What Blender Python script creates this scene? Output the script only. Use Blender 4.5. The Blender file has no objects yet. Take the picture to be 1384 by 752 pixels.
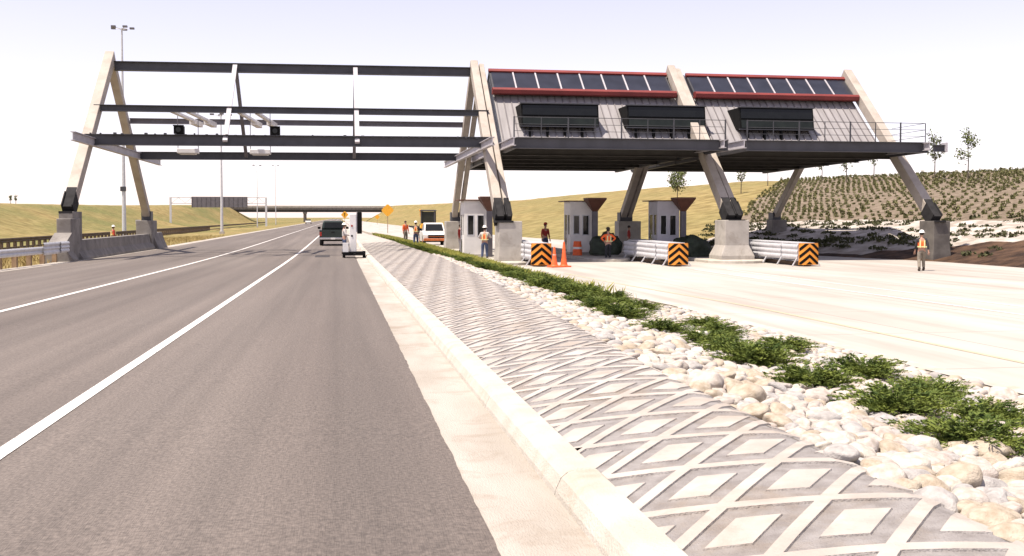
import bpy, bmesh, math, random
from mathutils import Vector, Matrix, noise
R = math.radians
random.seed(7)
scene = bpy.context.scene
COL = scene.collection
E = 1.6                                     # eye height above the road at the camera
# ---------------------------------------------------------------- camera
cam_data = bpy.data.cameras.new('camera'); cam = bpy.data.objects.new('camera', cam_data); COL.objects.link(cam)
cam.location = (0, 0, E)
cam.rotation_euler = (R(90-1.9), 0, R(-9.41))
cam_data.sensor_width = 36; cam_data.lens = 36*1400/1384
cam_data.shift_y = -0.0257
cam_data.clip_start = 0.1; cam_data.clip_end = 20000
scene.camera = cam
# ---------------------------------------------------------------- sky, sun, exposure
SUN_ELEV, SUN_AZ = 68, 246                  # azimuth clockwise from +Y (the road direction)
w = bpy.data.worlds.new('World'); scene.world = w; w.use_nodes = True
nt = w.node_tree; nt.nodes.clear()
sky = nt.nodes.new('ShaderNodeTexSky'); sky.sky_type = 'NISHITA'; sky.sun_disc = False
sky.sun_elevation = R(SUN_ELEV); sky.sun_rotation = R(SUN_AZ); sky.air_density = 1.0; sky.dust_density = 0.35; sky.ozone_density = 1.0
hs = nt.nodes.new('ShaderNodeHueSaturation'); hs.inputs['Saturation'].default_value = 0.50
tint = nt.nodes.new('ShaderNodeMix'); tint.data_type = 'RGBA'; tint.blend_type = 'MULTIPLY'
tint.inputs['Factor'].default_value = 1; tint.inputs['B'].default_value = (1.07, 0.93, 0.99, 1)
bg = nt.nodes.new('ShaderNodeBackground'); bg.inputs['Strength'].default_value = 0.12
wo = nt.nodes.new('ShaderNodeOutputWorld')
nt.links.new(sky.outputs[0], hs.inputs['Color']); nt.links.new(hs.outputs[0], tint.inputs['A'])
nt.links.new(tint.outputs['Result'], bg.inputs['Color']); nt.links.new(bg.outputs[0], wo.inputs['Surface'])
sl = bpy.data.lights.new('sun', 'SUN'); sl.energy = 4.6; sl.angle = R(0.6); sl.color = (1.0, 0.90, 0.78)
sun = bpy.data.objects.new('sun', sl); COL.objects.link(sun)
sd = Vector((math.sin(R(SUN_AZ))*math.cos(R(SUN_ELEV)), math.cos(R(SUN_AZ))*math.cos(R(SUN_ELEV)), math.sin(R(SUN_ELEV))))
sun.rotation_euler = sd.to_track_quat('Z', 'Y').to_euler(); sun.location = (-20, 10, 40)
scene.view_settings.view_transform = 'Standard'; scene.view_settings.look = 'None'
scene.view_settings.gamma = 1; scene.view_settings.exposure = 0.74; scene.view_settings.use_curve_mapping = False
scene.render.engine = 'CYCLES'
# ---------------------------------------------------------------- helpers
def tag(o, label=None, cat=None, group=None, kind=None):
    if label: o['label'] = label
    if cat: o['category'] = cat
    if group: o['group'] = group
    if kind: o['kind'] = kind
    return o
def thing(name, label, cat, loc=(0,0,0), rz=0, group=None):
    o = bpy.data.objects.new(name, None); COL.objects.link(o)
    o.location = loc; o.rotation_euler = (0, 0, rz); o.empty_display_size = .3
    return tag(o, label, cat, group)
def kids(o): return [c for c in bpy.data.objects if c.parent == o]
def copy_tree(o, parent=None):
    c = o.copy(); COL.objects.link(c)
    if parent: c.parent = parent; c.matrix_parent_inverse = o.matrix_parent_inverse
    for ch in kids(o): copy_tree(ch, c)
    return c
class MB:
    def __init__(s): s.v = []; s.f = []; s.mi = []
    def add(s, vs, fs, mi=0):
        n = len(s.v); s.v += [tuple(p) for p in vs]
        for f in fs: s.f.append(tuple(n+i for i in f)); s.mi.append(mi)
        return s
    def box(s, x0, x1, y0, y1, z0, z1, mi=0):
        vs = [(x0,y0,z0),(x1,y0,z0),(x1,y1,z0),(x0,y1,z0),(x0,y0,z1),(x1,y0,z1),(x1,y1,z1),(x0,y1,z1)]
        return s.add(vs, [(0,3,2,1),(4,5,6,7),(0,1,5,4),(1,2,6,5),(2,3,7,6),(3,0,4,7)], mi)
    def prism(s, pts, mi=0, a=0, b=1, axis='x'):
        """polygon pts (2-D) swept along an axis from a to b"""
        n = len(pts); vs = []
        for t in (a, b):
            for p in pts:
                vs.append({'x': (t, p[0], p[1]), 'y': (p[0], t, p[1]), 'z': (p[0], p[1], t)}[axis])
        fs = [tuple(range(n)), tuple(range(2*n-1, n-1, -1))] + [(i, n+i, n+(i+1) % n, (i+1) % n) for i in range(n)]
        return s.add(vs, fs, mi)
    def beam(s, p0, p1, w, h, mi=0, prof=None, ref=(0,0,1)):
        p0, p1 = Vector(p0), Vector(p1); d = (p1-p0).normalized(); up = Vector(ref)
        if abs(d.dot(up)) > .98: up = Vector((0,1,0))
        sx = d.cross(up).normalized(); sz = sx.cross(d).normalized()
        pr = prof or [(-w/2,-h/2),(w/2,-h/2),(w/2,h/2),(-w/2,h/2)]
        n = len(pr); vs = [p + sx*a + sz*b for p in (p0, p1) for a, b in pr]
        fs = [tuple(range(n-1, -1, -1)), tuple(range(n, 2*n))] + [(i, (i+1) % n, n+(i+1) % n, n+i) for i in range(n)]
        return s.add(vs, fs, mi)
    def ibeam(s, p0, p1, w, h, mi=0, t=.035, ref=(0,0,1)):
        pr = [(-w/2,-h/2),(w/2,-h/2),(w/2,-h/2+t),(t/2,-h/2+t),(t/2,h/2-t),(w/2,h/2-t),(w/2,h/2),(-w/2,h/2),(-w/2,h/2-t),(-t/2,h/2-t),(-t/2,-h/2+t),(-w/2,-h/2+t)]
        return s.beam(p0, p1, w, h, mi, pr, ref)
    def tube(s, pts, r, n=10, mi=0, cap=True):
        pts = [Vector(p) for p in pts]; rs = r if isinstance(r, (list, tuple)) else [r]*len(pts)
        vs = []
        for i, p in enumerate(pts):
            d = (pts[min(i+1, len(pts)-1)]-pts[max(i-1, 0)]).normalized()
            u = Vector((0,0,1)) if abs(d.z) < .9 else Vector((0,1,0))
            a = d.cross(u).normalized(); b = a.cross(d)
            for k in range(n):
                t = 2*math.pi*k/n; vs.append(p + a*math.cos(t)*rs[i] + b*math.sin(t)*rs[i])
        fs = [(i*n+k, i*n+(k+1) % n, (i+1)*n+(k+1) % n, (i+1)*n+k) for i in range(len(pts)-1) for k in range(n)]
        if cap: fs += [tuple(range(n-1, -1, -1)), tuple(range((len(pts)-1)*n, len(pts)*n))]
        return s.add(vs, fs, mi)
    def ball(s, c, rx, ry, rz, mi=0, seg=10, rings=7):
        vs = [(c[0], c[1], c[2]-rz)]
        for i in range(1, rings):
            t = math.pi*i/rings
            for k in range(seg):
                p = 2*math.pi*k/seg
                vs.append((c[0]+rx*math.sin(t)*math.cos(p), c[1]+ry*math.sin(t)*math.sin(p), c[2]-rz*math.cos(t)))
        vs.append((c[0], c[1], c[2]+rz)); fs = [(0, 1+(k+1) % seg, 1+k) for k in range(seg)]
        for i in range(rings-2):
            for k in range(seg):
                a = 1+i*seg; fs.append((a+k, a+(k+1) % seg, a+seg+(k+1) % seg, a+seg+k))
        a = 1+(rings-2)*seg; fs += [(a+k, a+(k+1) % seg, len(vs)-1) for k in range(seg)]
        return s.add(vs, fs, mi)
    def build(s, name, mats, parent=None, smooth=False, bevel=0, recalc=True):
        me = bpy.data.meshes.new(name); me.from_pydata(s.v, [], s.f)
        for m in (mats if isinstance(mats, (list, tuple)) else [mats]): me.materials.append(m)
        me.polygons.foreach_set('material_index', s.mi)
        if recalc:
            bm = bmesh.new(); bm.from_mesh(me); bmesh.ops.recalc_face_normals(bm, faces=bm.faces); bm.to_mesh(me); bm.free()
        if smooth: me.polygons.foreach_set('use_smooth', [True]*len(me.polygons))
        o = bpy.data.objects.new(name, me); COL.objects.link(o)
        if parent: o.parent = parent
        if bevel:
            b = o.modifiers.new('bevel', 'BEVEL'); b.width = bevel; b.segments = 2; b.limit_method = 'ANGLE'
        return o
def lerp(tab, t):
    if t <= tab[0][0]: return tab[0][1]
    for (a, x), (b, y) in zip(tab, tab[1:]):
        if t <= b: return x+(y-x)*(t-a)/(b-a)
    return tab[-1][1]
def sm(t): t = max(0, min(1, t)); return t*t*(3-2*t)
# ---------------------------------------------------------------- materials
def mat(name, col, rough=.8, var=.12, scale=3.0, metal=0, bump=0.0, bscale=40, col2=None, stretch=(1,1,1), detail=6, spec=.5, ramp=(.35,.65), dirt=None):
    m = bpy.data.materials.new(name); m.use_nodes = True; n = m.node_tree; b = n.nodes['Principled BSDF']
    b.inputs['Roughness'].default_value = rough; b.inputs['Metallic'].default_value = metal
    b.inputs['Specular IOR Level'].default_value = spec
    tc = n.nodes.new('ShaderNodeTexCoord'); mp = n.nodes.new('ShaderNodeMapping'); mp.inputs['Scale'].default_value = stretch
    n.links.new(tc.outputs['Object'], mp.inputs['Vector'])
    ns = n.nodes.new('ShaderNodeTexNoise'); ns.inputs['Scale'].default_value = scale; ns.inputs['Detail'].default_value = detail
    n.links.new(mp.outputs[0], ns.inputs['Vector'])
    cr = n.nodes.new('ShaderNodeValToRGB'); cr.color_ramp.elements[0].position = ramp[0]; cr.color_ramp.elements[1].position = ramp[1]
    c2 = col2 or tuple(min(1, c*(1+var)) for c in col); c1 = col if col2 else tuple(c*(1-var) for c in col)
    cr.color_ramp.elements[0].color = (*c1, 1); cr.color_ramp.elements[1].color = (*c2, 1)
    n.links.new(ns.outputs['Fac'], cr.inputs['Fac']); n.links.new(cr.outputs['Color'], b.inputs['Base Color'])
    if dirt:                                 # (scale, colour, amount, threshold): irregular stains
        ds, dc, da, dt = dirt
        q1 = n.nodes.new('ShaderNodeTexNoise'); q1.inputs['Scale'].default_value = ds; q1.inputs['Detail'].default_value = 9; q1.inputs['Roughness'].default_value = .68; q1.inputs['Distortion'].default_value = .5
        n.links.new(tc.outputs['Object'], q1.inputs['Vector'])
        r1 = n.nodes.new('ShaderNodeValToRGB'); r1.color_ramp.elements[0].position = dt; r1.color_ramp.elements[1].position = dt+.2
        r1.color_ramp.elements[0].color = (0,0,0,1); r1.color_ramp.elements[1].color = (da,da,da,1); n.links.new(q1.outputs['Fac'], r1.inputs['Fac'])
        mx = n.nodes.new('ShaderNodeMix'); mx.data_type = 'RGBA'; n.links.new(r1.outputs[0], mx.inputs['Factor']); n.links.new(cr.outputs['Color'], mx.inputs['A'])
        mx.inputs['B'].default_value = (*dc, 1); n.links.new(mx.outputs['Result'], b.inputs['Base Color'])
    if bump:
        n2 = n.nodes.new('ShaderNodeTexNoise'); n2.inputs['Scale'].default_value = bscale; n2.inputs['Detail'].default_value = 4
        n.links.new(mp.outputs[0], n2.inputs['Vector'])
        bp = n.nodes.new('ShaderNodeBump'); bp.inputs['Strength'].default_value = bump; bp.inputs['Distance'].default_value = .02
        n.links.new(n2.outputs['Fac'], bp.inputs['Height']); n.links.new(bp.outputs[0], b.inputs['Normal'])
    return m
def N(m, t): return m.node_tree.nodes.new(t)
M = {}
M['concrete'] = mat('concrete', (.40,.37,.33), .9, .12, 1.2, bump=.3, bscale=30, dirt=(1.5,(.20,.17,.14),.55,.5))
M['kerb'] = mat('kerb_concrete', (.42,.385,.33), .9, .0, 2.5, bump=.5, bscale=60, col2=(.50,.465,.41), dirt=(2.2,(.30,.23,.14),.55,.54))
M['gutter'] = mat('gutter_concrete', (.335,.30,.255), .9, .0, 1.3, bump=.5, bscale=70, col2=(.43,.395,.35), stretch=(1.5,.35,1), dirt=(1.7,(.20,.14,.09),.5,.50))
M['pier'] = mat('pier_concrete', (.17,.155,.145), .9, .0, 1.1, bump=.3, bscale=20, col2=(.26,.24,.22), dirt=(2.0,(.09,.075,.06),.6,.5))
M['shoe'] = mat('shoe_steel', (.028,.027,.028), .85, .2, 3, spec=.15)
M['shadepier'] = mat('shaded_pier_concrete', (.09,.08,.072), .9, .0, 1.4, bump=.3, bscale=20, col2=(.15,.135,.12))  # right front pier only: the deck's shadow is put into this darker concrete colour
M['leg'] = mat('leg_paint', (.36,.315,.27), .75, .0, 1.5, col2=(.43,.385,.335), dirt=(1.2,(.26,.21,.16),.5,.5))
M['steel'] = mat('dark_steel_paint', (.050,.050,.058), .55, .15, 1.5)
M['steelmid'] = mat('mauve_steel_paint', (.13,.12,.135), .55, .12, 1.5)
M['tie'] = mat('pale_steel_paint', (.42,.40,.42), .6, .08, 2)
M['white'] = mat('white_paint', (.72,.70,.68), .5, .06, 2)
M['red'] = mat('red_trim_paint', (.20,.030,.026), .65, .12, 1.2)
M['navy'] = mat('roof_panel_glass', (.022,.024,.036), .28, .25, .8)
M['gable'] = mat('gable_cladding', (.10,.11,.15), .6, .1, 1)
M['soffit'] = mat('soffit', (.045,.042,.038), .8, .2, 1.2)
M['black'] = mat('black_metal', (.007,.007,.007), .7, .2, 3, spec=.1)
M['glassdark'] = mat('dark_glass', (.008,.009,.009), .25, .2, 1.5, spec=.3)
M['glasslow'] = mat('lower_glass', (.014,.018,.014), .25, .3, 1.5, spec=.3)
M['galv'] = mat('galvanised_steel', (.56,.56,.58), .5, .08, 4, metal=.15)
M['brown'] = mat('funnel_copper_brown', (.12,.05,.032), .6, .15, 4)
M['wood'] = mat('wood_post', (.22,.14,.08), .9, .0, 3, col2=(.36,.25,.15))
M['rust'] = mat('weathered_rail', (.10,.065,.04), .8, .25, 2)
M['orange'] = mat('sign_orange', (.80,.30,.03), .6, .08, 6)
M['yellow'] = mat('warning_yellow', (.75,.36,.02), .6, .08, 4)
M['cone'] = mat('cone_orange', (.80,.13,.03), .6, .1, 6)
M['rubber'] = mat('rubber', (.02,.02,.02), .85, .2, 10)
M['chrome'] = mat('chrome', (.55,.55,.55), .2, .05, 4, metal=.9)
M['stonewhite'] = mat('river_stone', (.33,.27,.22), .85, .0, 1.7, bump=.4, bscale=25, col2=(.56,.50,.45), ramp=(.3,.6))
M['skin'] = mat('skin', (.42,.24,.17), .6, .05, 8)
M['vest'] = mat('vest_orange', (.85,.14,.03), .8, .1, 12)
M['reflect'] = mat('reflective_tape', (.75,.70,.35), .5, .05, 12)
M['denim'] = mat('denim', (.06,.08,.15), .9, .2, 14)
M['khaki'] = mat('khaki', (.22,.19,.15), .9, .15, 14)
M['darkcloth'] = mat('dark_cloth', (.03,.03,.035), .9, .2, 14)
M['redcloth'] = mat('red_cloth', (.35,.04,.03), .9, .15, 14)
M['palecloth'] = mat('pale_cloth', (.50,.47,.45), .9, .1, 14)
M['hatwhite'] = mat('hat_white', (.78,.76,.72), .35, .03, 5)
M['boot'] = mat('boot', (.05,.035,.025), .8, .2, 10)
M['hair'] = mat('hair', (.03,.02,.015), .8, .2, 20)
M['bark'] = mat('bark', (.10,.08,.06), .95, .2, 8)
# asphalt: aggregate speckle, lengthwise wheel polish, faint transverse scuffs
def asphalt():
    m = mat('asphalt', (.116,.097,.086), .92, .0, .35, bump=.5, bscale=90, col2=(.150,.128,.114), stretch=(1.4,.10,1))
    n = m.node_tree; b = n.nodes['Principled BSDF']; src = b.inputs['Base Color'].links[0].from_socket
    tc = N(m,'ShaderNodeTexCoord'); s2 = N(m,'ShaderNodeTexNoise'); s2.inputs['Scale'].default_value = 38; s2.inputs['Detail'].default_value = 6
    n.links.new(tc.outputs['Object'], s2.inputs['Vector'])
    r = N(m,'ShaderNodeValToRGB'); r.color_ramp.elements[0].position=.3; r.color_ramp.elements[1].position=.72
    r.color_ramp.elements[0].color=(.68,.68,.68,1); r.color_ramp.elements[1].color=(1.34,1.33,1.31,1)
    n.links.new(s2.outputs['Fac'], r.inputs['Fac'])
    mx = N(m,'ShaderNodeMix'); mx.data_type='RGBA'; mx.blend_type='MULTIPLY'; mx.inputs['Factor'].default_value=1
    n.links.new(src, mx.inputs['A']); n.links.new(r.outputs[0], mx.inputs['B'])
    s3 = N(m,'ShaderNodeTexNoise'); s3.inputs['Scale'].default_value=1; s3.inputs['Detail'].default_value=5
    mp = N(m,'ShaderNodeMapping'); mp.inputs['Scale'].default_value=(2.2,.03,1); n.links.new(tc.outputs['Object'], mp.inputs[0]); n.links.new(mp.outputs[0], s3.inputs['Vector'])
    r3 = N(m,'ShaderNodeValToRGB'); r3.color_ramp.elements[0].position=.35; r3.color_ramp.elements[1].position=.7
    r3.color_ramp.elements[0].color=(.87,.87,.87,1); r3.color_ramp.elements[1].color=(1.17,1.165,1.16,1)
    n.links.new(s3.outputs['Fac'], r3.inputs['Fac'])
    m2 = N(m,'ShaderNodeMix'); m2.data_type='RGBA'; m2.blend_type='MULTIPLY'; m2.inputs['Factor'].default_value=1
    n.links.new(mx.outputs['Result'], m2.inputs['A']); n.links.new(r3.outputs[0], m2.inputs['B']); n.links.new(m2.outputs['Result'], b.inputs['Base Color'])
    return m
M['asphalt'] = asphalt()
M['roadpaint'] = mat('road_paint', (.30,.27,.25), .7, .0, 9, col2=(.66,.63,.60), ramp=(.30,.42), dirt=(30,(.25,.22,.20),.6,.56))
M['yellowpaint'] = mat('yellow_road_paint', (.44,.40,.27), .7, .1, 14)
# plaza concrete with saw-cut joints
def plaza_mat():
    m = mat('plaza_concrete', (.37,.335,.295), .9, .0, .5, bump=.2, bscale=50, col2=(.45,.42,.38), stretch=(1,.25,1))
    n = m.node_tree; b = n.nodes['Principled BSDF']; src = b.inputs['Base Color'].links[0].from_socket
    tc = N(m,'ShaderNodeTexCoord'); sp = N(m,'ShaderNodeSeparateXYZ'); n.links.new(tc.outputs['Object'], sp.inputs[0])
    outs = []
    for ax, per, wd in (('X', 3.7, .012), ('Y', 4.6, .010)):
        d = N(m,'ShaderNodeMath'); d.operation='DIVIDE'; d.inputs[1].default_value=per; n.links.new(sp.outputs[ax], d.inputs[0])
        f = N(m,'ShaderNodeMath'); f.operation='FRACT'; n.links.new(d.outputs[0], f.inputs[0])
        l = N(m,'ShaderNodeMath'); l.operation='LESS_THAN'; l.inputs[1].default_value=wd; n.links.new(f.outputs[0], l.inputs[0]); outs.append(l)
    mxx = N(m,'ShaderNodeMath'); mxx.operation='MAXIMUM'; n.links.new(outs[0].outputs[0], mxx.inputs[0]); n.links.new(outs[1].outputs[0], mxx.inputs[1])
    k = N(m,'ShaderNodeMath'); k.operation='MULTIPLY'; k.inputs[1].default_value=.6; n.links.new(mxx.outputs[0], k.inputs[0])
    mx = N(m,'ShaderNodeMix'); mx.data_type='RGBA'; n.links.new(k.outputs[0], mx.inputs['Factor']); n.links.new(src, mx.inputs['A'])
    mx.inputs['B'].default_value=(.17,.145,.12,1)
    mp = N(m,'ShaderNodeMapping'); mp.inputs['Scale'].default_value=(1.5,.09,1); n.links.new(tc.outputs['Object'], mp.inputs[0])
    tn = N(m,'ShaderNodeTexNoise'); tn.inputs['Scale'].default_value=.9; tn.inputs['Detail'].default_value=6; n.links.new(mp.outputs[0], tn.inputs['Vector'])
    rr_ = N(m,'ShaderNodeValToRGB'); rr_.color_ramp.elements[0].position=.5; rr_.color_ramp.elements[1].position=.68; rr_.color_ramp.elements[1].color=(.84,.82,.80,1); rr_.color_ramp.elements[0].color=(1,1,1,1); n.links.new(tn.outputs['Fac'], rr_.inputs['Fac'])
    mm = N(m,'ShaderNodeMix'); mm.data_type='RGBA'; mm.blend_type='MULTIPLY'; mm.inputs['Factor'].default_value=1; n.links.new(mx.outputs['Result'], mm.inputs['A']); n.links.new(rr_.outputs[0], mm.inputs['B'])
    n.links.new(mm.outputs['Result'], b.inputs['Base Color'])
    return m
M['plaza'] = plaza_mat()
M['rib'] = mat('stamped_rib_concrete', (.36,.32,.285), .9, .0, 3, bump=.4, bscale=50, col2=(.46,.42,.38), dirt=(1.1,(.24,.19,.14),.6,.50))
M['recess'] = mat('stamped_recess_grey', (.225,.205,.195), .95, .0, 9, bump=.8, bscale=90, col2=(.31,.29,.28), dirt=(1.6,(.26,.20,.14),.6,.50))
M['bed'] = mat('median_gravel_soil', (.13,.10,.07), .95, .0, 14, bump=.8, bscale=40, col2=(.34,.30,.24))
def leafmat(name, c1, c2, trans=.3):
    m = mat(name, c1, .75, .0, 5, col2=c2, spec=.25, detail=3)
    return m
M['juniper'] = leafmat('juniper_green', (.040,.070,.012), (.19,.23,.045))
M['grass'] = leafmat('grass_yellow_green', (.16,.18,.03), (.38,.35,.08))
M['drygrass'] = leafmat('dry_grass', (.26,.19,.07), (.40,.31,.13))
M['shrub'] = leafmat('hill_shrub', (.11,.115,.045), (.21,.205,.085))
M['shrubdark'] = leafmat('dark_hill_shrub', (.05,.056,.025), (.11,.11,.05))
M['leaf'] = leafmat('sapling_leaf', (.08,.11,.035), (.17,.19,.07))
M['tarp'] = mat('dark_green_tarp', (.025,.035,.02), .7, .3, 5)
# terrain: dry and green grass, planted soil, pale gravel and dark mulch chosen by painted zones
def terrain_mat():
    m = bpy.data.materials.new('hill_ground'); m.use_nodes = True; n = m.node_tree; b = n.nodes['Principled BSDF']
    b.inputs['Roughness'].default_value = .95; b.inputs['Specular IOR Level'].default_value = .2
    tc = N(m,'ShaderNodeTexCoord')
    def noise_(s, d=5, st=(1,1,1)):
        mp = N(m,'ShaderNodeMapping'); mp.inputs['Scale'].default_value = st; n.links.new(tc.outputs['Object'], mp.inputs[0])
        t = N(m,'ShaderNodeTexNoise'); t.inputs['Scale'].default_value=s; t.inputs['Detail'].default_value=d; n.links.new(mp.outputs[0], t.inputs['Vector']); return t
    def ramp(src, a, ca, bb, cb):
        r = N(m,'ShaderNodeValToRGB'); r.color_ramp.elements[0].position=a; r.color_ramp.elements[1].position=bb
        r.color_ramp.elements[0].color=(*ca,1); r.color_ramp.elements[1].color=(*cb,1); n.links.new(src, r.inputs['Fac']); return r
    def mix(f, a, bb):
        x = N(m,'ShaderNodeMix'); x.data_type='RGBA'; n.links.new(f, x.inputs['Factor']); n.links.new(a, x.inputs['A']); n.links.new(bb, x.inputs['B']); return x.outputs['Result']
    at = N(m,'ShaderNodeVertexColor'); at.layer_name = 'zone'; sp = N(m,'ShaderNodeSeparateColor'); n.links.new(at.outputs['Color'], sp.inputs[0])
    dry = ramp(noise_(.6, 8).outputs['Fac'], .35, (.17,.125,.045), .65, (.32,.25,.105))
    grn = ramp(noise_(1.4, 8).outputs['Fac'], .35, (.085,.095,.03), .65, (.20,.19,.065))
    f1 = ramp(noise_(.06, 8, (1,.5,1)).outputs['Fac'], .40, (0,0,0), .62, (1,1,1))
    ad = N(m,'ShaderNodeMath'); ad.operation='MULTIPLY'; n.links.new(f1.outputs[0], ad.inputs[0]); n.links.new(at.outputs['Alpha'], ad.inputs[1])
    c = mix(ad.outputs[0], dry.outputs[0], grn.outputs[0])
    tan = ramp(noise_(1.5, 8).outputs['Fac'], .35, (.135,.105,.075), .65, (.225,.18,.135))
    wht = ramp(noise_(1.1, 8).outputs['Fac'], .35, (.30,.26,.22), .65, (.50,.46,.42))
    drk = ramp(noise_(1.2, 8).outputs['Fac'], .35, (.03,.018,.012), .65, (.10,.058,.035))
    nz = noise_(.5, 6)
    for ch, cc in (('Red', tan), ('Green', wht), ('Blue', drk)):
        s_ = N(m,'ShaderNodeMath'); s_.operation='ADD'; n.links.new(sp.outputs[ch], s_.inputs[0]); n.links.new(nz.outputs['Fac'], s_.inputs[1])
        r = ramp(s_.outputs[0], .0, (0,0,0), 1, (1,1,1)); r.color_ramp.elements[0].position=.92; r.color_ramp.elements[1].position=.99
        c = mix(r.outputs[0], c, cc.outputs[0])
    n.links.new(c, b.inputs['Base Color'])
    bp = N(m,'ShaderNodeBump'); bp.inputs['Strength'].default_value=.7; bp.inputs['Distance'].default_value=.12
    n.links.new(noise_(5, 6).outputs['Fac'], bp.inputs['Height']); n.links.new(bp.outputs[0], b.inputs['Normal'])
    return m
M['terrain'] = terrain_mat()
# ---------------------------------------------------------------- the lie of the land
def gz(Y):
    if Y < 0: return 0.0
    return lerp([(0,0),(45,-.38),(55,-.44),(70,-.49),(90,-.50),(5000,-.50)], Y)
PZ = [(0,-.55),(10,-.60),(40,-.72),(62,-.72),(100,-.60),(160,-.50),(9000,-.50)]
def pz(Y): return lerp(PZ, Y)
XE = [(0,8.2),(25,8.2),(35,7.4),(45,7.0),(60,6.9),(78,6.3),(110,4.9),(160,3.4),(220,2.4),(700,2.2)]
def xe(Y): return lerp(XE, Y)
XC = [(0,2.66),(9,2.75),(20,3.3),(26,3.55),(45,4.2),(80,3.9),(110,3.1),(160,2.3),(220,1.9),(700,1.8)]
def xc(Y): return lerp(XC, Y)
XF = [(0,31),(50,31),(60,28),(80,23.5),(120,19),(200,15.5),(500,12.5),(9000,12.5)]
def xf(Y): return lerp(XF, Y)
XRC = [(0,62),(350,60),(500,25),(560,30),(700,60),(9000,60)]
ZRC = [(0,3.5),(85,4.3),(145,5.35),(220,5.9),(500,5.6),(530,5.6),(640,-1.6),(9000,-2.0)]
XLF = [(0,-38),(9000,-38)]
XLC = [(0,-62),(300,-60),(480,-53),(560,-60),(9000,-60)]
ZLC = [(0,2.2),(200,2.5),(340,3.6),(470,5.5),(530,5.5),(640,-1.6),(9000,-2.0)]
def medz(X, Y):
    a = gz(Y)+.15; c = xc(Y); e = xe(Y); top = gz(Y)+(.30 if Y < 110 else .18); p = pz(Y)+.06
    if X <= c:
        t = (X-1.5)/max(.05, c-1.5); return a+(top-a)*(1-(1-max(0,t))**1.6)
    t = min(1, (X-c)/max(.05, e-c)); return top+(p-top)*(t*(1.3-.3*t))
def hillz(X, Y):
    f = xf(Y); c = lerp(XRC, Y); zt = E+lerp(ZRC, Y); z0 = pz(Y)+.02
    t = (X-f)/(c-f)
    if t <= 1:
        t = max(0, t); return z0+(zt-z0)*(t*1.12-.12*t*t*t if t < 1 else 1)
    return zt-(X-c)*.01
def lefthz(X, Y):
    f = lerp(XLF, Y); c = lerp(XLC, Y); zt = E+lerp(ZLC, Y); b = gz(Y)
    if X > -24: return b-.03-.35*sm((-12-X)/10)
    if X > f: return b-.38
    t = (X-f)/(c-f)
    if t <= 1: return b-.38+(zt-b+.38)*sm(t)
    return zt+(X-c)*.008
def T(X, Y):
    if X > xf(Y): return hillz(X, Y)
    if X < -12: return lefthz(X, Y)
    return pz(Y)
DL = [(0,6.0),(48,6.0),(54,3.2),(57,.9),(75,.4)]
def terrain():
    ys = [-30+i*3 for i in range(23)]; y = ys[-1]
    while y < 170: y += 1.6; ys.append(y)
    while y < 9000: y += max(3, (y-150)*.04); ys.append(y)
    vs = []; cols = []; ncol = None
    for y in ys:
        f = xf(y); c = lerp(XRC, y); e = xe(y); lf = lerp(XLF, y); lc = lerp(XLC, y)
        cs = []
        def seg(a, b, n, last=False): cs.extend([a+(b-a)*i/n for i in range(n+(1 if last else 0))])
        cs.extend([-9000, -3000, -1000, -400, -200, -120]); seg(-90, lc, 4); seg(lc, lf, 14); seg(lf, -24, 5); seg(-24, -12, 6)
        cs.extend([-12.0, -11.7, 0.9, 1.3, e, e+.3, f-.3]); seg(f, c, 26); seg(c, 95, 6); cs.extend([95, 120, 200, 400, 1000, 3000, 9000])
        for i, x in enumerate(cs):
            if x < -11.9: z = lefthz(x, y); 
            elif x < 1.0: z = gz(y)-.08
            elif x < e+.01: z = min(gz(y), pz(y))-.12
            elif x < f-.05: z = pz(y)-.08
            else: z = hillz(x, y)
            if abs(x) > 300: z = z*.3-1.2
            if x < -13 or x > f+.5:
                z += (noise.noise(Vector((x*.12, y*.09, 1.3)))*.16 + noise.noise(Vector((x*.5, y*.5, 4)))*.05)*(1 if abs(x) < 300 else 0)
            vs.append((x, y, z))
            tan = wht = drk = 0.0
            if x >= f-.1 and x < 95:
                bound = 74+(x-27)*1.9
                wob = noise.noise(Vector((x*.15, y*.1, 9)))*3
                pl = max(0, min(1, (bound+wob-y)/5)) 
                tan = pl
                t = x-f
                wlim = 10.5+noise.noise(Vector((x*.2, y*.12, 2)))*2.0 - max(0, (y-70))*.05
                if pl > .4: wht = max(0, min(1, (wlim-t)/1.5))
                if y < 75: 
                    dl = lerp(DL, y)+noise.noise(Vector((x*.3, y*.2, 5)))*.8
                    drk = max(0, min(1, (dl-t)/1.0+.2))
            green = .9 if x < -20 else (.35 if x > 20 else .5)
            cols.append((tan, wht, drk, green))
        ncol = len(cs)
    fs = [(j*ncol+i, j*ncol+i+1, (j+1)*ncol+i+1, (j+1)*ncol+i) for j in range(len(ys)-1) for i in range(ncol-1)]
    me = bpy.data.meshes.new('ground'); me.from_pydata(vs, [], fs); me.materials.append(M['terrain'])
    ca = me.color_attributes.new('zone', 'FLOAT_COLOR', 'POINT')
    ca.data.foreach_set('color', [c for q in cols for c in q])
    me.polygons.foreach_set('use_smooth', [True]*len(me.polygons))
    o = bpy.data.objects.new('ground', me); COL.objects.link(o); tag(o, kind='structure')
terrain()
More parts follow.
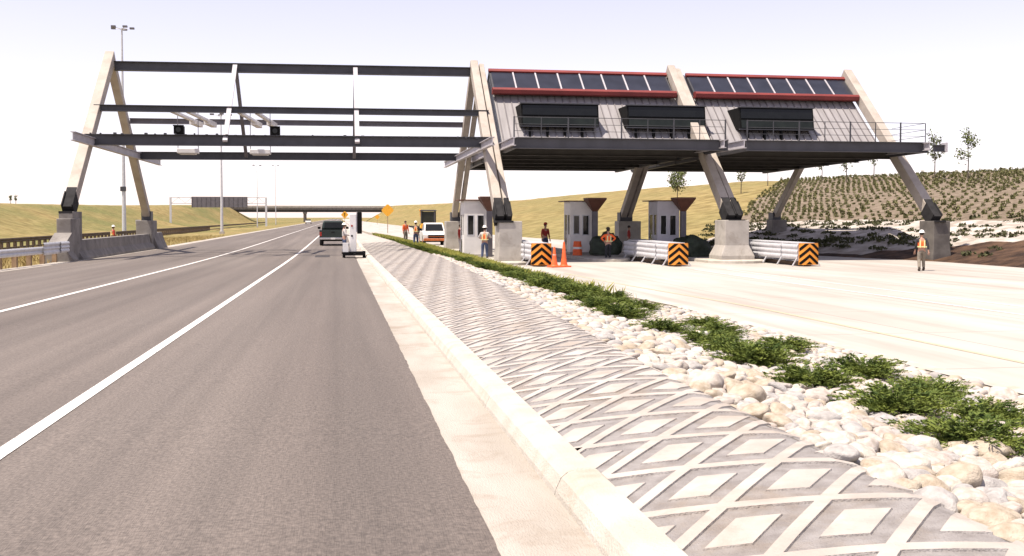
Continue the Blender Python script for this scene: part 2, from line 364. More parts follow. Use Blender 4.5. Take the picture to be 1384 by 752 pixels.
def strip(name, xa, xb, zf, ys, m, nx=1, lift=0):
    vs = []; n = nx+1
    for y in ys:
        a = xa(y) if callable(xa) else xa; b = xb(y) if callable(xb) else xb
        for i in range(n):
            x = a+(b-a)*i/nx; vs.append((x, y, zf(x, y)+lift))
    fs = [(j*n+i, j*n+i+1, (j+1)*n+i+1, (j+1)*n+i) for j in range(len(ys)-1) for i in range(nx)]
    me = bpy.data.meshes.new(name); me.from_pydata(vs, [], fs); me.materials.append(m)
    o = bpy.data.objects.new(name, me); COL.objects.link(o); return tag(o, kind='structure')
def yrange(a, b, st, fac=0):
    o = [a]
    while o[-1] < b: o.append(min(b, o[-1]+st+max(0, o[-1]-40)*fac))
    return o
ROADY = yrange(-20, 1500, 2.5, .04)
def edge_wobble(y): return .76+noise.noise(Vector((3, y*1.6, 0)))*.012+noise.noise(Vector((9, y*5.5, 0)))*.010
strip('highway_asphalt', -11.8, edge_wobble, lambda x, y: gz(y)+.004, yrange(-20, 40, .08)+ROADY[ [i for i,v in enumerate(ROADY) if v>40.5][0]:], M['asphalt'], 1)
strip('shoulder_edge', -12.5, -11.75, lambda x, y: gz(y)+.010, ROADY, M['gutter'])
for a, b in ((-2.43, -2.30), (-6.38, -6.24)):
    strip('lane_line', a, b, lambda x, y: gz(y)+.010, ROADY, M['roadpaint'])
strip('plaza_pavement', lambda y: xe(y), lambda y: xf(y)+.02, lambda x, y: pz(y), ROADY, M['plaza'], 4)
strip('plaza_yellow_line', lambda y: xe(y)+2.0, lambda y: xe(y)+2.12, lambda x, y: pz(y)+.006, yrange(8, 42, 2), M['yellowpaint'])
for x0 in (15.45, 16.9): strip('plaza_white_line', x0, x0+.12, lambda x, y: pz(y)+.006, yrange(8, 44, 2), M['roadpaint'])
# a tar patch on the road by the equipment
def quadstrip(name, x0, x1, y0, y1, lift, m):
    return strip(name, x0, x1, lambda x, y: gz(y)+lift, [y0, y1], m)
M['tar'] = mat('tar_patch', (.035,.03,.03), .8, .2, 8)
quadstrip('tar_patch', -1.3, -.55, 53.5, 56.5, .010, M['tar'])
# gutter and kerb
GY = yrange(-3, 60, .25)+yrange(60, 700, 3, .03)[1:]
strip('gutter', .70, 1.27, lambda x, y: gz(y)-.006 if x < 1 else gz(y)-.004, GY, M['gutter'], 2)
def kerb():
    mb = MB(); prof = [(1.24,-.06),(1.255,.03),(1.29,.105),(1.33,.137),(1.37,.146),(1.50,.150),(1.515,.10),(1.515,-.10)]
    y = -3.0; k = 0
    while y < 220:
        L = 3.0 if y < 80 else 9.0; y1 = y+L-.012; vs = []; n = len(prof)
        sub = [y, y+.012, y1-.012, y1]
        for j, yy in enumerate(sub):
            dz = -.006 if j in (0, 3) else 0
            vs += [(px, yy, gz(yy)+pz_+(dz if pz_ > 0 else 0)) for px, pz_ in prof]
        fs = [(j*n+i, j*n+i+1, (j+1)*n+i+1, (j+1)*n+i) for j in range(3) for i in range(n-1)]
        fs += [tuple(range(n)), tuple(range(4*n-1, 3*n-1, -1))]
        mb.add(vs, fs); y += L; k += 1
    tag(mb.build('kerb', M['kerb'], smooth=False), kind='structure')
kerb()
# ---- stamped diamond paving
def diamonds():
    a1 = Vector((.47, -.16)); a2 = Vector((.55, .60)); o = Vector((1.86, 4.85))
    v = []; f = []; mi = []
    D = .012
    def inset(i, j, s):       # corners of the cell scaled about its centre, measured in lattice units
        return [o+a1*(i+.5+sx*s)+a2*(j+.5+sy*s2) for (sx, sy, s2) in ((-1,-1,s),(1,-1,s),(1,1,s),(-1,1,s))]
    for j in range(-8, 150):
        for i in range(-170, 12):
            c = o+a1*(i+.5)+a2*(j+.5)
            if c.x < 1.1 or c.x > xc(c.y)+.55 or c.y < 2.2 or c.y > 78: continue
            rings = [(.5, .5, 0), (.418, .443, 0), (.408, .435, -D), (.222, .245, -D), (.212, .237, -.003), ]
            base = len(v)
            for sx_, sy_, h in rings:
                for (p, q) in ((-1,-1),(1,-1),(1,1),(-1,1)):
                    u = o+a1*(i+.5+p*sx_)+a2*(j+.5+q*sy_); v.append((u.x, u.y, h))
            for r in range(4):
                for k in range(4):
                    f.append((base+r*4+k, base+r*4+(k+1)%4, base+(r+1)*4+(k+1)%4, base+(r+1)*4+k)); mi.append(0 if r == 0 else 1)
            f.append((base+16, base+17, base+18, base+19)); mi.append(0)
    me = bpy.data.meshes.new('stamped_paving'); me.from_pydata(v, [], f); me.materials.append(M['rib']); me.materials.append(M['recess'])
    me.polygons.foreach_set('material_index', mi)
    bm = bmesh.new(); bm.from_mesh(me)
    bmesh.ops.remove_doubles(bm, verts=bm.verts, dist=.002)
    def cut(x, inner=False, outer=False):
        g = bm.verts[:]+bm.edges[:]+bm.faces[:]
        bmesh.ops.bisect_plane(bm, geom=g, plane_co=(x,0,0), plane_no=(1,0,0), clear_inner=inner, clear_outer=outer)
    cut(1.50, inner=True)
    for q in range(1, 22): cut(1.5+q*.12)
    for vv in bm.verts:
        x, y, h = vv.co; cx = xc(y)
        z = medz(x, y) if x < cx else medz(cx, y)-((x-cx)**2)*1.6-.05*(x-cx)
        vv.co.z = z+h+noise.noise(Vector((x*2, y*2, 0)))*.004
    bm.to_mesh(me); bm.free()
    ob = bpy.data.objects.new('stamped_paving', me); COL.objects.link(ob); tag(ob, kind='structure')
    b = ob.modifiers.new('bevel', 'BEVEL'); b.width = .006; b.segments = 1; b.limit_method = 'ANGLE'; b.angle_limit = R(40)
diamonds()
strip('apron_pavement', 1.5, lambda y: xc(y)+.2, lambda x, y: medz(x, y), yrange(77, 400, 2, .03), M['rib'], 5)
strip('median_bed', lambda y: xc(y)+.05, lambda y: xe(y), lambda x, y: medz(x, y)-.10*sm((xe(y)-x)/1.0)*sm((x-xc(y))*2)-.01, yrange(0, 120, .5)+yrange(120, 400, 3)[1:], M['bed'], 10)
# kerb strip between the bed and the plaza
strip('plaza_kerb', lambda y: xe(y)-.05, lambda y: xe(y)+.25, lambda x, y: pz(y)+.065, yrange(0, 200, 1), M['kerb'], 1)

# ---------------------------------------------------------------- river stones
rj = random.Random(21)
jspots = [(4.6,5.5,.5,'smallest juniper sprig by the right frame edge, lowest of all in the picture'),
  (4.5,6.75,.82,'wide dark juniper spreading over the stones near the right frame edge'),
  (4.75,8.3,.88,'largest dark juniper of the nearer row, left of the shrub by the right edge'),(4.6,9.6,.75,'juniper touching the left side of the largest nearer-row shrub'),
  (5.75,8.5,.7,'rightmost juniper of the far row, cut by the right frame edge'),
  (6.05,9.9,.75,'second juniper from the right in the far row beside the plaza kerb'),(6.3,11.7,.85,'third juniper from the right in the far row beside the plaza kerb'),
  (4.75,11.4,.85,'bushy juniper of the nearer row, third from the right frame edge'),(4.9,12.7,.7,'fourth large juniper of the nearer row counted from the right')]
yy = 13.6
while yy < 100:
    for row in (0, 1):
        if row == 1 and yy > 40: continue
        x = lerp([(13,4.9),(20,5.0),(30,5.2),(40,5.2),(60,5.0),(78,4.8),(110,3.9)], yy)+(0 if row == 0 else lerp([(13,1.4),(22,1.25),(40,.9)], yy))
        if row == 1 and rj.random() < .2 or (row == 0 and rj.random() < .08 and yy < 36): continue
        x = min(x, xe(yy)-.45)
        jspots.append((x+rj.uniform(-.2,.2), yy+row*.6+rj.uniform(-.2,.2), rj.uniform(.6, .9), None))
    yy += lerp([(13,1.8),(30,1.25)], yy)
JP = {}
for jx, jy, js, _ in jspots:
    for q in (-1, 0, 1): JP.setdefault(int(jy)+q, []).append((jx, jy, js))
def stone_mesh(seed, sub):
    bm = bmesh.new(); bmesh.ops.create_icosphere(bm, subdivisions=sub, radius=1); rr = random.Random(seed)
    fl = rr.uniform(.42, .68); el = rr.uniform(.62, .95); off = Vector((seed*3.1, 0, 0))
    for v in bm.verts:
        d = 1+noise.noise(v.co*1.1+off)*.26+noise.noise(v.co*2.6+off)*.07
        q = v.co*d; m_ = max(abs(q.x), abs(q.y), abs(q.z)); q = q*(1-.10)+q/m_*.10*.8
        v.co = Vector((q.x, q.y*el, q.z*fl))
    me = bpy.data.meshes.new('river_stone'); bm.to_mesh(me); bm.free(); me.polygons.foreach_set('use_smooth', [True]*len(me.polygons)); return me
def tintstone(name, c1, c2): return mat(name, c1, .85, .0, 2.2, bump=.5, bscale=12, col2=c2, ramp=(.3,.62))
SM = [tintstone('stone_pale', (.36,.31,.26), (.52,.47,.42)), tintstone('stone_cream', (.38,.34,.285), (.55,.51,.45)),
      tintstone('stone_rosy', (.34,.28,.24), (.48,.43,.385)), tintstone('stone_grey', (.28,.26,.245), (.42,.40,.38)),
      tintstone('stone_tan', (.31,.25,.18), (.45,.39,.31))]
stone_hi = []
for i in range(10):
    me = stone_mesh(i+1, 4); me.materials.append(SM[i % 5]); stone_hi.append(me)
stone_lo = [stone_mesh(i+40, 2) for i in range(5)]
cell = {}; stones = []
rs = random.Random(3)
def try_stone(x, y, r):
    k = (int(x/.3), int(y/.3))
    for a in (-1,0,1):
        for b in (-1,0,1):
            for (u, v_, q) in cell.get((k[0]+a, k[1]+b), ()):
                if (u-x)**2+(v_-y)**2 < ((q+r)*.74)**2: return False
    cell.setdefault(k, []).append((x, y, r)); stones.append((x, y, r)); return True
for rad, cnt in ((.125, 60), (.105, 900), (.088, 4500), (.08, 9000), (.06, 14000), (.045, 9000)):
    for _ in range(cnt):
        y = 3+((rs.random())**1.8)*46; x = rs.uniform(xc(y)+.12, xe(y)-.12)
        t_ = (x-xc(y))/(xe(y)-xc(y)); lim = 1.0 if y < 24 else (.45 if y < 40 else .35)
        if t_ > lim: continue
        if y > 22 and rad < .075: continue
        if any((jx-x)**2+(jy-y)**2 < (.20*js)**2 for jx, jy, js in JP.get(int(y), ())): continue
        try_stone(x, y, rad*rs.uniform(.85, 1.18))
def inview(x, y):
    a = math.atan2(x, y)-R(9.41); return abs(math.tan(a)) < .505 and y > 2.5
vis = [s for s in stones if inview(s[0], s[1]) and s[1] > 3.9]
vis.sort(key=lambda s: -s[2]/math.hypot(s[0], s[1]))
near = vis[:300]; nearset = set(near)
for i, (x, y, r) in enumerate(near):
    o = bpy.data.objects.new('river_stone', stone_hi[rs.randrange(10)]); COL.objects.link(o)
    tl = -.16 if x > xc(y)+.3 else -.05
    o.location = (x, y, medz(x, y)-.05+r*rs.uniform(.25, .5)); o.rotation_euler = (rs.gauss(0, .25), rs.gauss(0, .25), rs.uniform(0, 6.28)); 
    s = r*rs.uniform(1.0, 1.2); o.scale = (s*1.1, s*1.1, s*rs.uniform(.9, 1.15))
    tag(o, 'smooth pale river stone in the rock bed beside the diamond paving', 'stone', 'river stones of the median rock bed')
mb = MB()
for (x, y, r) in stones:
    if (x, y, r) in nearset or not (y > 2): continue
    me = stone_lo[rs.randrange(5)]; Mx = Matrix.Translation((x, y, medz(x, y)-.05+r*.3)) @ Matrix.Rotation(rs.uniform(0, 6.28), 4, 'Z') @ Matrix.Rotation(rs.gauss(0, .3), 4, 'X') @ Matrix.Scale(r*1.1, 4)
    mb.add([Mx @ v.co for v in me.vertices], [tuple(p.vertices) for p in me.polygons], rs.randrange(5))
o = mb.build('small_stones', SM, smooth=True, recalc=False)
tag(o, 'mass of smaller pale river stones filling the long rock bed', 'stones', kind='stuff')

# ---------------------------------------------------------------- junipers
def juniper_mesh(seed, W=.6, H=.34, n=150):
    rr = random.Random(seed); mb = MB()
    for b in range(n):
        az = rr.uniform(0, 6.28); L = W*rr.uniform(.35, 1.08)*(1+.18*math.sin(az*2+seed)); up = rr.uniform(.12, 1)*H*(1.25-L/W*.62)
        p0 = Vector((rr.gauss(0, .05), rr.gauss(0, .05), .02)); d = Vector((math.cos(az), math.sin(az), 0))
        prev = p0
        for k in range(1, 9):
            t = k/8; p = p0+d*L*t+Vector((0, 0, up*math.sin(t*1.75)))+Vector((rr.gauss(0,.012), rr.gauss(0,.012), rr.gauss(0,.008)))
            sd_ = Vector((-d.y, d.x, 0))
            for s_ in range(7 if t > .25 else 2):
                l = rr.uniform(.035, .085)*(1.15-t*.5); q = (sd_*rr.choice((-1,1))*rr.uniform(.3, 1)+d*rr.uniform(.4, 1.2)+Vector((0,0,rr.uniform(-.15,.95)))).normalized()
                wv = q.cross(Vector((rr.gauss(0,1), rr.gauss(0,1), rr.gauss(0,1)))).normalized()*rr.uniform(.004, .008)
                m0 = p+(prev-p)*rr.random(); mb.add([m0-wv*.6, m0+wv*.6, m0+q*l*.6+wv, m0+q*l, m0+q*l*.6-wv], [(0,1,2,3,4)])
            prev = p
    me = bpy.data.meshes.new('juniper_foliage'); me.from_pydata(mb.v, [], mb.f); me.materials.append(M['juniper']); return me
jm = [juniper_mesh(11+i, .62, .34, 250) for i in range(4)]
stem = MB()
for i in range(6):
    a = i*1.05; stem.tube([(0,0,-.05),(.12*math.cos(a),.12*math.sin(a),.05),(.34*math.cos(a),.34*math.sin(a),.12)], [.018,.012,.006], 6)
st0 = stem.build('stem', M['bark']); stem_me = st0.data; bpy.data.objects.remove(st0)
for i, (x, y, s, lb) in enumerate(jspots):
    t = thing('juniper_shrub', lb or 'low spreading dark green juniper in the planted median strip', 'shrub', (x, y, medz(x, y)-.03), rs.uniform(0, 6.28), 'junipers planted along the median')
    if lb is None: t['label'] = 'low spreading juniper farther along the median strip, beyond the nearest nine'
    t.scale = (s*1.12, s*1.12, s*rs.uniform(.8, 1.05)) if y < 44 else (s*.7, s*.95, s*.75)
    f_ = bpy.data.objects.new('foliage', jm[rs.randrange(4)]); COL.objects.link(f_); f_.parent = t
    if y < 22:
        g_ = bpy.data.objects.new('stem', stem_me); COL.objects.link(g_); g_.parent = t
def blades(name, n, pos, m, h=(.08,.2), wd=.008, label='', seed=5, cat='grass'):
    rr = random.Random(seed); mb = MB()
    for _ in range(n):
        x, y, z = pos(rr); a = rr.uniform(0, 3.14); hh = rr.uniform(*h); dx, dy = math.cos(a)*wd, math.sin(a)*wd
        lx, ly = rr.gauss(0, .35)*hh, rr.gauss(0, .35)*hh
        mb.add([(x-dx, y-dy, z), (x+dx, y+dy, z), (x+lx*.4+dx*.7, y+ly*.4+dy*.7, z+hh*.6), (x+lx, y+ly, z+hh)], [(0,1,2,3)])
    return tag(mb.build(name, m, recalc=False), label, cat, kind='stuff')
def p1(rr):
    y = 26+84*rr.random(); f = min(1, (y-26)/20)
    if rr.random() > f*f: y = 46+64*rr.random()
    e = xe(y); f = max(.3, min(1, (y-24)/18)); x = e-.05-rr.random()**1.3*1.5*f
    return x, y, medz(x, y)-.06
blades('median_grass', 52000, p1, M['grass'], (.16,.38), .022, 'yellow green grass along the plaza side of the median strip')
def p2(rr):
    y = 20+100*rr.random(); x = -12.6-rr.random()**.8*12
    return x, y, lefthz(x, y)-.02
blades('verge_grass', 26000, p2, M['drygrass'], (.08,.35), .02, 'dry golden grass on the verge left of the highway', 6)

# ---------------------------------------------------------------- hillside plants
def tuft_mesh(seed, n=40, W=.22, H=.52, m='shrub'):
    rr = random.Random(seed); mb = MB()
    for _ in range(n):
        az = rr.uniform(0, 6.28); r = rr.random()**.6*W; z = rr.uniform(.02, H)*(1-.4*r/W); p = Vector((math.cos(az)*r, math.sin(az)*r, z))
        for k in range(2):
            q = Vector((rr.gauss(0,1), rr.gauss(0,1), rr.gauss(.5,1))).normalized()*rr.uniform(.06,.13); s_ = q.cross(Vector((rr.gauss(0,1), rr.gauss(0,1), rr.gauss(0,1)))).normalized()*.05
            mb.add([p-q*.6-s_, p-q*.4+s_, p+q+s_*.5, p+q*.8-s_*.7], [(0,1,2,3)])
    me = bpy.data.meshes.new('shrub'); me.from_pydata(mb.v, [], mb.f); me.materials.append(M[m]); return me
tm = [tuft_mesh(50+i) for i in range(4)]; td = [tuft_mesh(70+i, 30, .34, .24, 'shrubdark') for i in range(3)]
plants = []
y = 36.0
while y < 140:
    x = 31.0
    while x < 64:
        X = x+rs.uniform(-.08,.08); Y = y+rs.uniform(-.08,.08)+.35*math.sin(x*.3)
        f = xf(Y); t_ = X-f
        if t_ > .8 and Y < 73+(X-27)*1.9 and inview(X, Y):
            dlim = lerp(DL, Y)
            if t_ < 9.6: pass
            elif rs.random() < .93: plants.append((X, Y, 0))
        x += 1.12
    y += 1.12
for row in range(10):                           # contour rows of dark ground cover on the gravelled toe
    t_ = .9+row*1.0; y = 38.0
    while y < 108:
        X = xf(y)+t_+rs.uniform(-.12,.12)+.5*math.sin(y*.21+row); Y = y+rs.uniform(-.12,.12); lim = 10.4-max(0, y-70)*.05
        if t_ < lim and Y < 73+(X-27)*1.9+4 and (t_ > lerp(DL, Y)+.3 or rs.random() < .15) and rs.random() < .75 and inview(X, Y): plants.append((X, Y, 1))
        y += .82
plants.sort(key=lambda p: math.hypot(p[0], p[1]))
g0 = [p for p in plants if p[2] == 0][:300]; g1 = [p for p in plants if p[2] == 1][:300]
for (lst, ms, nm, lb, gr) in ((g0, tm, 'hillside_shrub', 'small grey green shrub in the planted rows on the upper hillside', 'shrubs in rows on the hillside'),
                          (g1, td, 'groundcover_shrub', 'low dark shrub on the pale gravel at the foot of the hillside', 'dark shrubs on the white gravel slope')):
    for (X, Y, k) in lst:
        o = bpy.data.objects.new(nm, ms[rs.randrange(len(ms))]); COL.objects.link(o); o.location = (X, Y, hillz(X, Y)-.03)
        s = rs.uniform(.6, 1.1)*(.85 if nm[0] == 'h' else 1.15); o.scale = (s, s, s*rs.uniform(.8,1.2)); o.rotation_euler.z = rs.uniform(0, 6.28); tag(o, lb, 'shrub', gr)
rest = [p for p in plants if p not in set(g0) and p not in set(g1)]
mb = MB()
for (X, Y, k) in rest:
    me = (td if k else tm)[rs.randrange(3)]; Mx = Matrix.Translation((X, Y, hillz(X, Y)-.03)) @ Matrix.Rotation(rs.uniform(0,6.28), 4, 'Z') @ Matrix.Scale(rs.uniform(.5,.95), 4)
    mb.add([Mx @ v.co for v in me.vertices], [tuple(p.vertices) for p in me.polygons], k)
if rest: tag(mb.build('distant_hillside_shrubs', [M['shrub'], M['shrubdark']], recalc=False), 'farther rows of small shrubs covering the planted hillside', 'shrubs', kind='stuff')
def sapling(x, y, h, w, label, leaves=130, seed=1, grp='young trees along the hill crest'):
    rr = random.Random(seed); t = thing('young_tree', label, 'tree', (x, y, T(x, y)), 0, grp)
    mb = MB(); mb.tube([(0,0,-.1),(.03,0,h*.4),(-.04,.02,h*.75),(0,0,h)], [.06,.045,.03,.01], 7)
    tips = []
    for k in range(16):
        z = h*rr.uniform(.38,.95); a = rr.uniform(0,6.28); l = w*rr.uniform(.4,1)*(1.25-z/h*.7); e = Vector((math.cos(a)*l, math.sin(a)*l, z+l*.7))
        mid = Vector((math.cos(a)*l*.5, math.sin(a)*l*.5, z+l*.25)); mb.tube([(0,0,z), mid, e], [.022,.014,.006], 5, cap=False); tips += [mid, e, (mid+e)/2]
    mb.build('trunk', M['bark'], t)
    lf = MB()
    for k in range(leaves):
        c = rr.choice(tips)+Vector((rr.gauss(0,.16), rr.gauss(0,.16), rr.gauss(0,.18)))*w
        q = Vector((rr.gauss(0,1), rr.gauss(0,1), rr.gauss(0,1))).normalized()*.12; s_ = q.cross(Vector((rr.gauss(0,1), rr.gauss(0,1), 1))).normalized()*.07
        lf.add([c-q, c+s_, c+q, c-s_], [(0,1,2,3)])
    lf.build('crown', M['leaf'], t, recalc=False)
def at_px(px, d):       # world X, Y of a point on the column px at camera depth d
    a = math.atan((px-692)/1400)+R(9.41); k = math.tan(a); Yw = d/(math.cos(R(9.41))+k*math.sin(R(9.41))); return k*Yw, Yw
for i, (px, d, h, w_, n, lb) in enumerate([
    (1307, 92, 4.2, .8, 170, 'slender young tree standing alone at the far right of the hill crest'),
    (1262, 98, 4.4, .8, 150, 'slender young tree just behind the right end of the deck railing'),
    (1180, 108, 3.9, .7, 110, 'thin young tree on the crest seen left of the rightmost front leg'),
    (1143, 114, 3.9, .8, 150, 'second sparse young tree from the right under the deck, on the crest'),
    (1110, 120, 3.6, .7, 120, 'sparse young tree under the deck between two thin crest saplings'),
    (1037, 132, 3.0, .6, 90, 'small sparse sapling left of the rear leg at the right end'),
    (1001, 124, 3.2, .6, 90, 'faint sapling beside the large front leg near the chevron island'),
    (915, 120, 4.2, 1.0, 520, 'leafy green young tree on the slope behind the third booth')]):
    X, Y = at_px(px, d); sapling(X, Y, h, w_*1.35, lb, int(n*2.2), 100+i)
for i, (px, lb) in enumerate(((15, 'tiny dark tree leftmost on the left skyline'), (22, 'tiny dark tree second on the left skyline'))):
    X, Y = at_px(px, 200); sapling(X, Y, 1.6, .4, lb, 120, 130+i, 'small trees on the left skyline')

# ---------------------------------------------------------------- the gantry frames
AP, NF, RF, ZT, ZB = 60.9, 51.4, 71.3, 8.9, .3
def fy(z): return AP-(ZT-z)/(ZT-ZB)*(AP-NF)             # front leg line, z above the eye
def ry(z): return AP+(ZT-z)/(ZT-ZB)*(RF-AP)
def leg_frame(X, xs, label, gbase, width=.5, splay=0, nz=.35, rz_=.0):
    t = thing('support_frame', label, 'support frame', (X, AP, gbase), 0, 'slanted leg frames of the toll gantry')
    def P(x, y, z): return (x-X, y-AP, z+E-gbase)
    w0 = width
    for dx in xs:
        width = w0 if dx <= 0 else w0*.66
        mb = MB(); mb.beam(P(X+dx, fy(nz), nz), P(X+dx, AP+.1, ZT+(.12 if dx <= 0 else -.02)), width, .62 if dx <= 0 else .5)
        l = mb.build('front_leg', M['leg'], t, bevel=.03)
        mb = MB()
        for k in (.12, .2, .3, .42):
            z = nz+(ZT-nz)*k*.8; mb.beam(P(X+dx, fy(z)-.33, z-.30), P(X+dx, fy(z+.35)-.33, z+.05), width*.5, .07)
        mb.build('bolt_plate', M['leg'], l)
        mb = MB(); mb.beam(P(X+dx, ry(rz_), rz_), P(X+dx, AP-.1, ZT), width*(.9 if len(xs) > 1 or X < 0 else .7), .5); mb.build('rear_leg', M['leg'], t, bevel=.03)
        mb = MB(); z = nz-.1
        mb.beam(P(X+dx, fy(nz-.45), nz-.48), P(X+dx, fy(nz+.45), nz+.45), width*.9, .66); mb.box(dx-width*.6, dx+width*.6, fy(nz-.5)-AP-.45, fy(nz-.5)-AP+.45, nz+E-gbase-.56, nz+E-gbase-.46)
        for s_ in (-1, 1): mb.beam(P(X+dx+s_*width*.47, fy(nz-.45), nz-.45), P(X+dx+s_*width*.47, fy(nz+.2), nz+.2), .05, .8)
        mb.build('front_shoe', M['shoe'], t)
        mb = MB(); mb.box(X+dx-X-width*.6, X+dx-X+width*.6, ry(rz_)-AP-.4, ry(rz_)-AP+.4, rz_+E-gbase-.28, rz_+E-gbase+.35); mb.build('rear_shoe', M['steel'], t)
        s_ = -1 if dx <= 0 else 1
        xx = X+dx+s_*(width*.5+.13)
        if X < 0: xx = X+width*.5+.13
        mb = MB(); mb.ibeam(P(xx, 50.9, 3.78), P(xx, 74.6, 3.78), .22, .42); mb.build('tie_beam', M['tie'], t)
    return t
def pier(X, Y, w, d, h, base, name, label, m='pier', flare=.25, group='concrete piers under the gantry legs'):
    mb = MB()
    w2, d2 = w/2, d/2
    prof = [(w2+flare, d2+flare*.6, 0), (w2+flare, d2+flare*.6, h*.18), (w2, d2, h*.42), (w2, d2, h)]
    vs = []
    for a, b, z in prof: vs += [(-a,-b,z),(a,-b,z),(a,b,z),(-a,b,z)]
    fs = [(0,3,2,1)]+[(i*4+k, i*4+(k+1)%4, (i+1)*4+(k+1)%4, (i+1)*4+k) for i in range(3) for k in range(4)]+[(12,13,14,15)]
    mb.add(vs, fs); o = mb.build(name, M[m], bevel=.03); o.location = (X, Y, base); return tag(o, label, 'pier', group)
leg_frame(-12.6, (0,), 'single slanted A-frame at the far left, on the road-side wall', gz(60), .5, nz=.75, rz_=.05)
leg_frame(8.05, (-.24, .21), 'paired slanted A-frame where the open gantry meets the offices', pz(60), .44, nz=.3)
leg_frame(20.1, (-.24, .21), 'paired slanted A-frame between the two office roofs', pz(60), .46, nz=.35)
leg_frame(31.35, (0,), 'slanted A-frame at the right end of the offices by the hillside', pz(60), .52, nz=.3)
PB = pz(52)
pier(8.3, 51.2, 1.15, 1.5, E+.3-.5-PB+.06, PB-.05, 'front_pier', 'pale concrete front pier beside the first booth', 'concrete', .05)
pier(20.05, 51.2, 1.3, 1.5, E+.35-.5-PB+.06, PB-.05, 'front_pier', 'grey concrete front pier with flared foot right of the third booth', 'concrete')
pier(31.5, 51.2, .95, 1.4, E+.3-.5-PB+.06, PB-.05, 'front_pier', 'concrete front pier, coloured dark for the deck shadow, beside the soil bank at the right end', 'shadepier', .05)
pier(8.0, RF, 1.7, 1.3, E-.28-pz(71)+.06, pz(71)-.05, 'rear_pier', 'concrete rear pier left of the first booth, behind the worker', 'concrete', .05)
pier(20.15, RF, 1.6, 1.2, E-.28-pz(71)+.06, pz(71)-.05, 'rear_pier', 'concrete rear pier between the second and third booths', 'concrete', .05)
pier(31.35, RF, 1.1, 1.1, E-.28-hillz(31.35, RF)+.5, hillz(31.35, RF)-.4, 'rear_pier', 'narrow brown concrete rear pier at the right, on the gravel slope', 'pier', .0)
# left wall with piers
def left_wall():
    t = thing('concrete_barrier_wall', 'grey concrete wall with stepped piers under the left A-frame', 'wall', (-12.6, 60, gz(60)))
    g = gz(60)
    mb = MB(); mb.prism([(-.05,-.15),(.62,-.15),(.62,.12),(.40,.45),(.33,.98),(-.05,.98)], 0, 51.6-60, 71.0-60, 'y')
    mb.build('wall_panel', M['pier'], t, bevel=.02)
    mb = MB(); h = E+.75-.5-g+.02
    mb.box(-.22,.42,50.2-60,51.9-60,-.15,h*.86); mb.box(-.30,.34,50.9-60,52.6-60,-.15,h); mb.build('near_pier', M['pier'], t, bevel=.03)
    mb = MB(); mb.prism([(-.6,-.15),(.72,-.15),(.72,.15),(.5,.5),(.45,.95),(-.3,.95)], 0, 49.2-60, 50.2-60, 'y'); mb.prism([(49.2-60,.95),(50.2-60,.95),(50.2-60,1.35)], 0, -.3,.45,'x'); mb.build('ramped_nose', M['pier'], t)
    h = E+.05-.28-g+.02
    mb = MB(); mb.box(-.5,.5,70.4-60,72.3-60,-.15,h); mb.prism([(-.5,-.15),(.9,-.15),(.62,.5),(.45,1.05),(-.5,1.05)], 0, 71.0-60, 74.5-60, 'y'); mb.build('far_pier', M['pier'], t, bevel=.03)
left_wall()
# open gantry over the highway
def truss():
    t = thing('open_gantry', 'open dark steel gantry of long beams spanning the highway lanes', 'gantry', (-2.3, AP, gz(60)))
    def P(x, y, z): return (x+2.3, y-AP, z+E-gz(60))
    xa, xb = -12.35, 7.75
    mb = MB(); mb.ibeam(P(xa, AP-.1, 8.42), P(xb, AP-.1, 8.42+.12), .35, .52); mb.build('top_beam', M['steel'], t)
    z = 5.72; mb = MB(); mb.ibeam(P(xa-.3, fy(z)-.2, z), P(xb+.4, fy(z)-.2, z+.05), .3, .34); mb.build('upper_front_beam', M['steel'], t)
    z = 5.75; mb = MB(); mb.ibeam(P(xa, ry(z)+.2, z), P(xb, ry(z)+.2, z+.05), .3, .32); mb.build('upper_rear_beam', M['steelmid'], t)
    z = 3.92; mb = MB(); mb.ibeam(P(xa-.3, fy(z)-.25, z), P(xb+.3, fy(z)-.25, z+.1), .35, .56); mb.build('lower_front_beam', M['steel'], t)
    z = 3.82; mb = MB(); mb.ibeam(P(xa, ry(z)+.2, z), P(xb, ry(z)+.2, z+.1), .35, .48); mb.build('lower_rear_beam', M['steel'], t)
    for X in (-5.8, .9):
        mb = MB(); mb.beam(P(X, AP-.45, 8.55), P(X, fy(3.9)-.5, 3.9), .24, .12); mb.build('front_strut', M['tie'], t)
        mb = MB(); mb.beam(P(X, AP+.2, 8.3), P(X, ry(3.8), 3.8), .20, .14); mb.build('rear_strut', M['steelmid'], t)
    mb = MB()
    rr = random.Random(4)
    for k in range(40):
        x = xa+k*.5+rr.uniform(-.1,.1); mb.box(x+2.3, x+2.3+rr.uniform(.06,.16), fy(3.92)-.45-AP, fy(3.92)-.3-AP, 3.92+.28+E-gz(60), 3.92+.28+rr.uniform(.03,.10)+E-gz(60))
    mb.build('clip', M['steel'], t)
truss()
